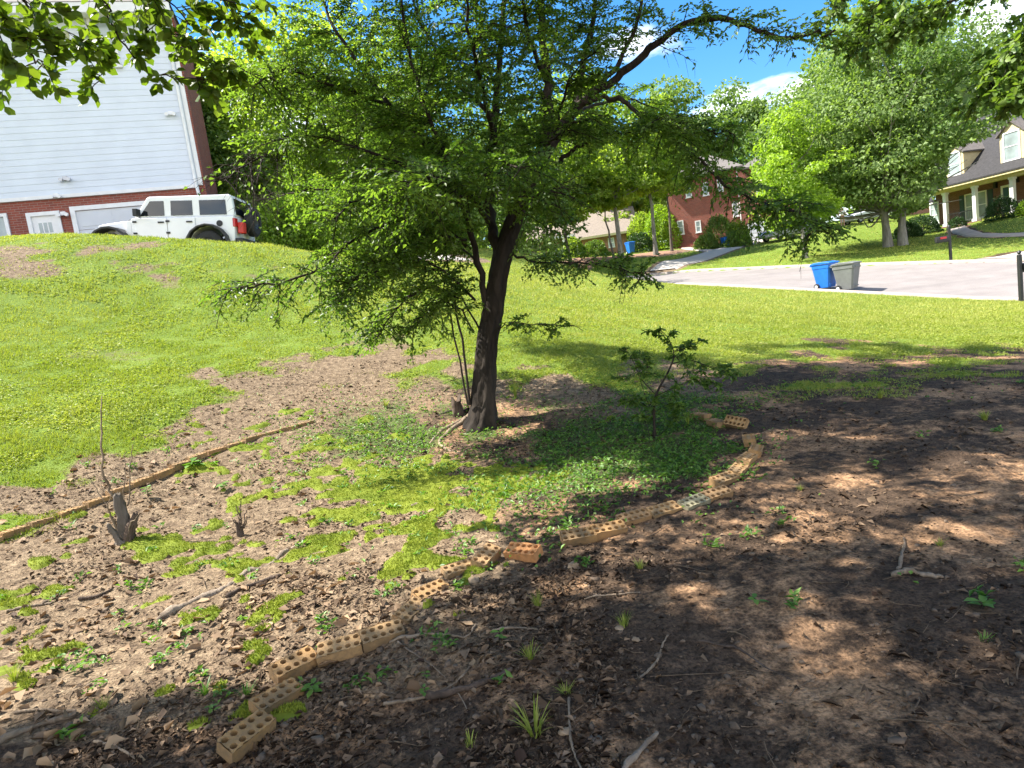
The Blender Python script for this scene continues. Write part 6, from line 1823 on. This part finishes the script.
# straight row on the other side of the ring
row = np.array([hit(*q)[:2] for q in ((-30, 552), (28, 527), (115, 495), (142, 483), (200, 457), (264, 434), (322, 419))])
seg = np.linalg.norm(np.diff(row, axis=0), axis=1); cum = np.concatenate([[0], np.cumsum(seg)])
nrow = int(cum[-1] / .205); names = []
marks = ['at the picture edge', 'below the dead shrub shoots', 'behind the dead shrub stump', 'beside the broad leaved plant', 'past the broad leaved plant', 'in the middle of the long lit stretch', 'towards the shade tree', 'near the far end by the bare soil', 'at the shaded far end']
for k in range(nrow):
    q = (k + .5) * .205
    x_, y_ = np.interp(q, cum, row[:, 0]), np.interp(q, cum, row[:, 1])
    i_ = min(np.searchsorted(cum, q) - 1, len(row) - 2); dv_ = row[i_ + 1] - row[i_]
    x_ += random.uniform(-.008, .008); y_ += random.uniform(-.008, .008)
    px0 = project(np.array([x_, y_, float(macro_z(x_, y_))]))[0]
    sunk = 28 < px0 < 112 or 146 < px0 < 158
    put_brick(np.array([x_, y_, float(macro_z(x_, y_))]), math.atan2(dv_[1], dv_[0]) + random.uniform(-.05, .05), '', GB2, .012 if sunk else .028 + random.uniform(-.008, .006), (random.uniform(-.05, .05), random.uniform(-.04, .04)))
    ob = COL.objects[-1] if False else bpy.data.objects[-1]
rowb = [o for o in COL.objects if o.get('group') == GB2]
ordn = ['first', 'second', 'third', 'fourth', 'fifth', 'sixth', 'seventh', 'eighth', 'ninth', 'tenth', 'eleventh', 'twelfth', 'thirteenth', 'fourteenth', 'fifteenth', 'sixteenth', 'seventeenth', 'eighteenth', 'nineteenth', 'twentieth']
nr = len(rowb)
for k, o in enumerate(rowb):
    back = nr - 1 - k
    if back < k: lab = f'{ordn[back]} tan brick of the straight row counted from its shaded end by the shade tree' if back else 'tan brick ending the straight row on the shade tree side'
    else: lab = f'{ordn[k]} tan brick of the straight row counted from the picture edge' if k else 'tan brick of the straight row cut by the picture edge'
    o['label'] = lab

# ------------------------------------------------------------------ sticks, roots, stones
def stick(name, label, cat, pts, ra, rb, mat, lift=.3, fork=None):
    p = np.array([hit(*q) for q in pts]); p = smooth_line(p)
    p[:, 2] = np.maximum(gz(p[:, 0], p[:, 1]), macro_z(p[:, 0], p[:, 1]) - .004) + ra * lift + .002
    p = densify(p, max(14, len(p) * 2)); p += rng.normal(0, ra * .16, p.shape); q_ = np.arange(len(p)) * .9 + rng.random() * 50
    r = np.linspace(ra, rb, len(p)) * (.75 + .6 * vnoise(q_, q_ * 0, 1.7, 3))
    if name == 'exposed_root': p[:, 2] -= ra * (.35 + 1.0 * vnoise(q_, q_ * 0 + 5, 3.0, 8))
    o_loc = p[len(p) // 2].copy()
    nb_ = NB(); nb_.tube(p, r, 8)
    # closed ends
    for e_, rr in ((p[0], r[0]), (p[-1], r[-1])):
        V = iv * rr * .95 + e_; nb_.add(V, np.concatenate([iF, iF[:, -1:]], 1)[:, [0, 1, 2, 2]] if False else np.stack([iF[:, 0], iF[:, 1], iF[:, 2], iF[:, 2]], 1), .5)
    o = thing(name, label, cat, o_loc)
    nb_.build('stem', M[mat], o, o_loc, True)
    if fork:
        f = np.array([hit(*q) for q in fork]); f = smooth_line(f) if len(f) > 2 else smooth_line(f, 4); f[:, 2] = gz(f[:, 0], f[:, 1]) + rb + .002
        n2 = NB(); n2.tube(f, np.linspace(rb * 1.2, rb * .5, len(f)), 6); n2.build('side_shoot', M[mat], o, o_loc, True)
    return o
stick('exposed_root', 'long pale root rising along the soil below the twiggy stub', 'root', [(162, 617), (197, 599), (227, 586), (247, 571), (266, 566), (284, 553), (318, 535)], .027, .014, 'root', .5)
stick('fallen_branch', 'dark mossy stick lying just under the long pale root', 'stick', [(227, 597), (252, 586), (280, 576)], .014, .010, 'dark_wood')
stick('exposed_root', 'pale grey root crossing the moss below the shade tree', 'root', [(403, 512), (418, 505), (440, 500), (470, 498), (506, 500)], .022, .010, 'root', .4)
stick('fallen_branch', 'forked stick beside the upper pair of tan bricks', 'stick', [(390, 643), (416, 637), (464, 639), (476, 626)], .008, .004, 'dead_wood', .5, [(398, 643), (422, 660), (446, 679)])
stick('fallen_branch', 'thin branched stick over the leaf litter below the forked stick', 'stick', [(385, 708), (429, 700), (461, 679), (470, 668)], .007, .003, 'dead_wood', .5, [(452, 686), (462, 700), (468, 712)])
stick('fallen_branch', 'thick dark rotten stick beside the pale grass tuft', 'stick', [(430, 700), (475, 687), (512, 671)], .014, .008, 'dark_wood')
stick('fallen_branch', 'short crooked twig on the dark soil pointing up the picture', 'stick', [(640, 679), (657, 662), (662, 648), (668, 636)], .005, .003, 'dead_wood', .6)
stick('fallen_branch', 'long thin straight twig below the largest grass tuft', 'stick', [(569, 700), (572, 747), (583, 775)], .005, .003, 'dead_wood', .6)
stick('fallen_branch', 'stubby mossy stick at the bottom picture edge', 'stick', [(624, 772), (640, 754), (658, 739)], .009, .007, 'root', .6)
stick('fallen_branch', 'pale stick with an upright shoot lying among orange sun patches', 'stick', [(894, 576), (915, 574), (942, 579)], .013, .008, 'dead_wood', .6)
stick('fallen_branch', 'upright pale shoot leaning over the stick in the sun patch', 'stick', [(898, 571), (902, 556), (905, 540)], .008, .005, 'dead_wood', .6)
stick('fallen_branch', 'long wiry twig curving across the dark bare soil', 'stick', [(700, 642), (738, 649), (767, 672), (792, 683)], .005, .002, 'dark_wood', .6)
stick('fallen_branch', 'thick dry stick in the brown leaves at the bottom corner', 'stick', [(-8, 748), (32, 729), (74, 717)], .012, .009, 'dead_wood', .6)
stick('fallen_branch', 'thin dry stick above the thick one in the bottom corner', 'stick', [(15, 714), (45, 711), (76, 712)], .007, .005, 'dead_wood', .7)
stick('fallen_branch', 'bent grey twig low in the leaf litter beside the lowest brick', 'stick', [(95, 744), (116, 748), (136, 760)], .006, .003, 'dead_wood', .6)
stick('fallen_branch', 'straight light stick beside the short grass tuft', 'stick', [(493, 631), (515, 629), (538, 630)], .005, .003, 'dead_wood', .6)
stick('fallen_branch', 'grey stick among brown chips near the picture edge', 'stick', [(8, 612), (30, 607), (52, 604)], .008, .005, 'root', .5)
stick('fallen_branch', 'dark stick in soil between moss cushions and dead shrub', 'stick', [(80, 600), (100, 596), (112, 590)], .009, .006, 'dark_wood', .5)
stick('fallen_branch', 'curved twig on the moss left of the tilted brick', 'stick', [(370, 575), (392, 563), (412, 556)], .006, .004, 'dark_wood', .5)
stick('fallen_branch', 'thin twig at the edge of the shade by the single orange brick', 'stick', [(585, 600), (608, 596), (640, 593)], .004, .003, 'dead_wood', .6)

def stone(label, px, py, s, mat='stone'):
    p = hit(px, py)
    g_ = np.random.default_rng(int(px))
    bm = bmesh.new(); bmesh.ops.create_icosphere(bm, subdivisions=3, radius=1)
    for v in bm.verts:
        q = np.array(v.co); k = 1 + .25 * math.sin(q[0] * 2.3 + px) * math.cos(q[1] * 2.1 + py) + .12 * math.sin(q[2] * 5 + q[0] * 4)
        v.co = Vector(q * k * s * np.array([1.2, .9, .6]))
    me = bpy.data.meshes.new('stone'); bm.to_mesh(me); bm.free()
    for f in me.polygons: f.use_smooth = True
    me.materials.append(M[mat])
    o = bpy.data.objects.new('stone', me); COL.objects.link(o); o.location = (p[0], p[1], p[2] + s * .2); o.rotation_euler = (0, 0, g_.uniform(0, 6))
    tag(o, label, 'stone')
stone('flat pale stone in front of the small sunlit grass tuft', 620, 629, .016)
stone('round tan stone beside the crooked twig', 636, 640, .015)
stone('tan lump of rock by the pale grey root under the tree', 431, 512, .026)
stone('grey stone at the tip of the largest grass tuft', 566, 733, .018)
stone('brown stone beneath the tilted brick of the gap', 474, 581, .03)
stone('grey flat stone below the single orange brick', 573, 566, .028)
stone('pale stone in the litter beside the dead shrub', 60, 540, .03)

# ------------------------------------------------------------------ tufts and seedlings
def tuft(label, px, py, h, n, w=.004, spread=.6, mat='grass', name='grass_tuft', r=.015):
    p = hit(px, py); o = thing(name, label, 'grass tuft' if name == 'grass_tuft' else 'weed', p)
    V = []; Fc = []
    for k in range(n):
        a = rng.uniform(0, 6.283); hh_ = h * rng.uniform(.5, 1.1); ln = rng.uniform(.15, 1) * spread
        b0 = np.array([math.cos(a) * r * rng.random(), math.sin(a) * r * rng.random(), -.01]); d_ = np.array([math.cos(a), math.sin(a), 0]); sd = np.array([-math.sin(a), math.cos(a), 0])
        q = [0, .4, .75, 1.0]; b = len(V)
        for f in q:
            c_ = b0 + d_ * ln * hh_ * f ** 1.6 + UPV * hh_ * (f - .35 * ln * f * f); ww = w * (1 - f) ** .6 * .5
            V += [c_ + sd * ww, c_ - sd * ww]
        Fc += [(b + 2 * j, b + 2 * j + 1, b + 2 * j + 3, b + 2 * j + 2) for j in range(3)]
    mesh_np('blades', np.array(V), np.array(Fc), M[mat], o, np.repeat(np.clip(rng.normal(.45, .25, n), 0, 1), 3))
    return o
tuft('fine round grass tuft on dark soil below the single orange brick', 538, 607, .10, 70, .003, .55)
tuft('small bright grass tuft at the edge of a sun patch', 624, 626, .085, 45, .003, .6)
tuft('largest grass tuft with broad blades at the bottom of the picture', 535, 735, .14, 34, .008, .9, r=.02)
tuft('yellow green tuft on the rotten stick', 530, 658, .085, 26, .006, .8)
tuft('low spreading tuft between the two bigger ones', 566, 694, .06, 30, .004, 1.0)
tuft('short dark tuft at the bottom near the long thin twig', 470, 746, .06, 16, .006, .7)
tuft('broad tuft beside the lowest tan bricks', 246, 696, .075, 50, .004, 1.0, 'weed')
tuft('grass tuft in the litter next to the bottom corner leaves', 104, 708, .075, 60, .003, .8)
tuft('tuft of grass leaning in the moss at the picture edge', 14, 680, .10, 60, .004, .9)
tuft('strap leaved tuft beside the shaded seedling', 205, 693, .075, 18, .009, 1.0, 'weed')
tuft('green tuft in front of the bare soil beside the shade tree', 386, 408, .15, 36, .010, .7)
tuft('single upright weed standing behind the shade tree trunk', 516, 398, .26, 12, .012, .3)
tuft('bright tuft under the leafy shrub', 688, 424, .14, 16, .010, .4)
tuft('tuft at the outer foot of the curved edging', 640, 568, .06, 40, .004, .9)
tuft('grass tuft on dark soil beyond the brick bend', 800, 500 if False else 490, .05, 30, .004, .9)
tuft('grass tuft far out on the shaded soil', 880, 398, .12, 60, .007, 1.0)
tuft('grass tuft near the picture edge on shaded soil', 985, 420, .10, 60, .007, 1.0)
tuft('small tuft beside the pale stick in the sun patches', 940, 545, .05, 30, .004, .9)
tuft('weed tuft in the dark soil near the mailbox side of the picture', 985, 640, .05, 25, .004, .9, 'weed')

def seedling(label, px, py, h, n, L, mat='weed'):
    p = hit(px, py); o = thing('seedling', label, 'seedling', p)
    nb_ = NB(); top = np.array([rng.normal(0, .01), rng.normal(0, .01), h])
    nb_.tube(np.array([[0, 0, -.01], top * .5 + [0.004, 0, 0], top]), [.0025, .002, .001], 5); nb_.build('stem', M['twig'], o)
    P = []; D = []
    for k in range(n):
        f = .35 + .65 * (k + .5) / n; a = k * 2.4 + rng.uniform(-.3, .3)
        P.append(top * f); D.append([math.cos(a), math.sin(a), rng.uniform(-.1, .35)])
    V, Fc = leaves6(np.array(P), np.array(D), UPV + rng.normal(0, .15, (n, 3)), L * rng.uniform(.7, 1.1, n), L * .5, .08, .15)
    mesh_np('leaf_blades', V, Fc, M[mat], o, np.repeat(rng.uniform(.2, .9, n), 4))
seedling('leafy seedling between the lowest tan bricks and the dark soil', 313, 697, .06, 8, .05)
seedling('small two leaved seedling in the litter', 501, 643, .05, 5, .038)
seedling('bright seedling below the forked stick', 424, 700, .06, 7, .030)
seedling('broad leaved plant lying over the straight brick row', 192, 468, .06, 7, .13)
seedling('fern like seedling next to the moss below the straight row', 222, 490, .06, 9, .07)
seedling('light green seedling in the soil by the dead shrub', 148, 498, .10, 14, .05)
seedling('small seedling beside the forked stick tip', 426, 680, .04, 6, .025)
seedling('pale seedling at the foot of the lowest brick', 215, 715, .05, 6, .035)
seedling('single pale green fallen sprig on the sunlit dark soil', 760, 603, .02, 4, .045)
seedling('pale green sprig lying on the dark soil near the picture edge', 983, 610, .03, 5, .06)
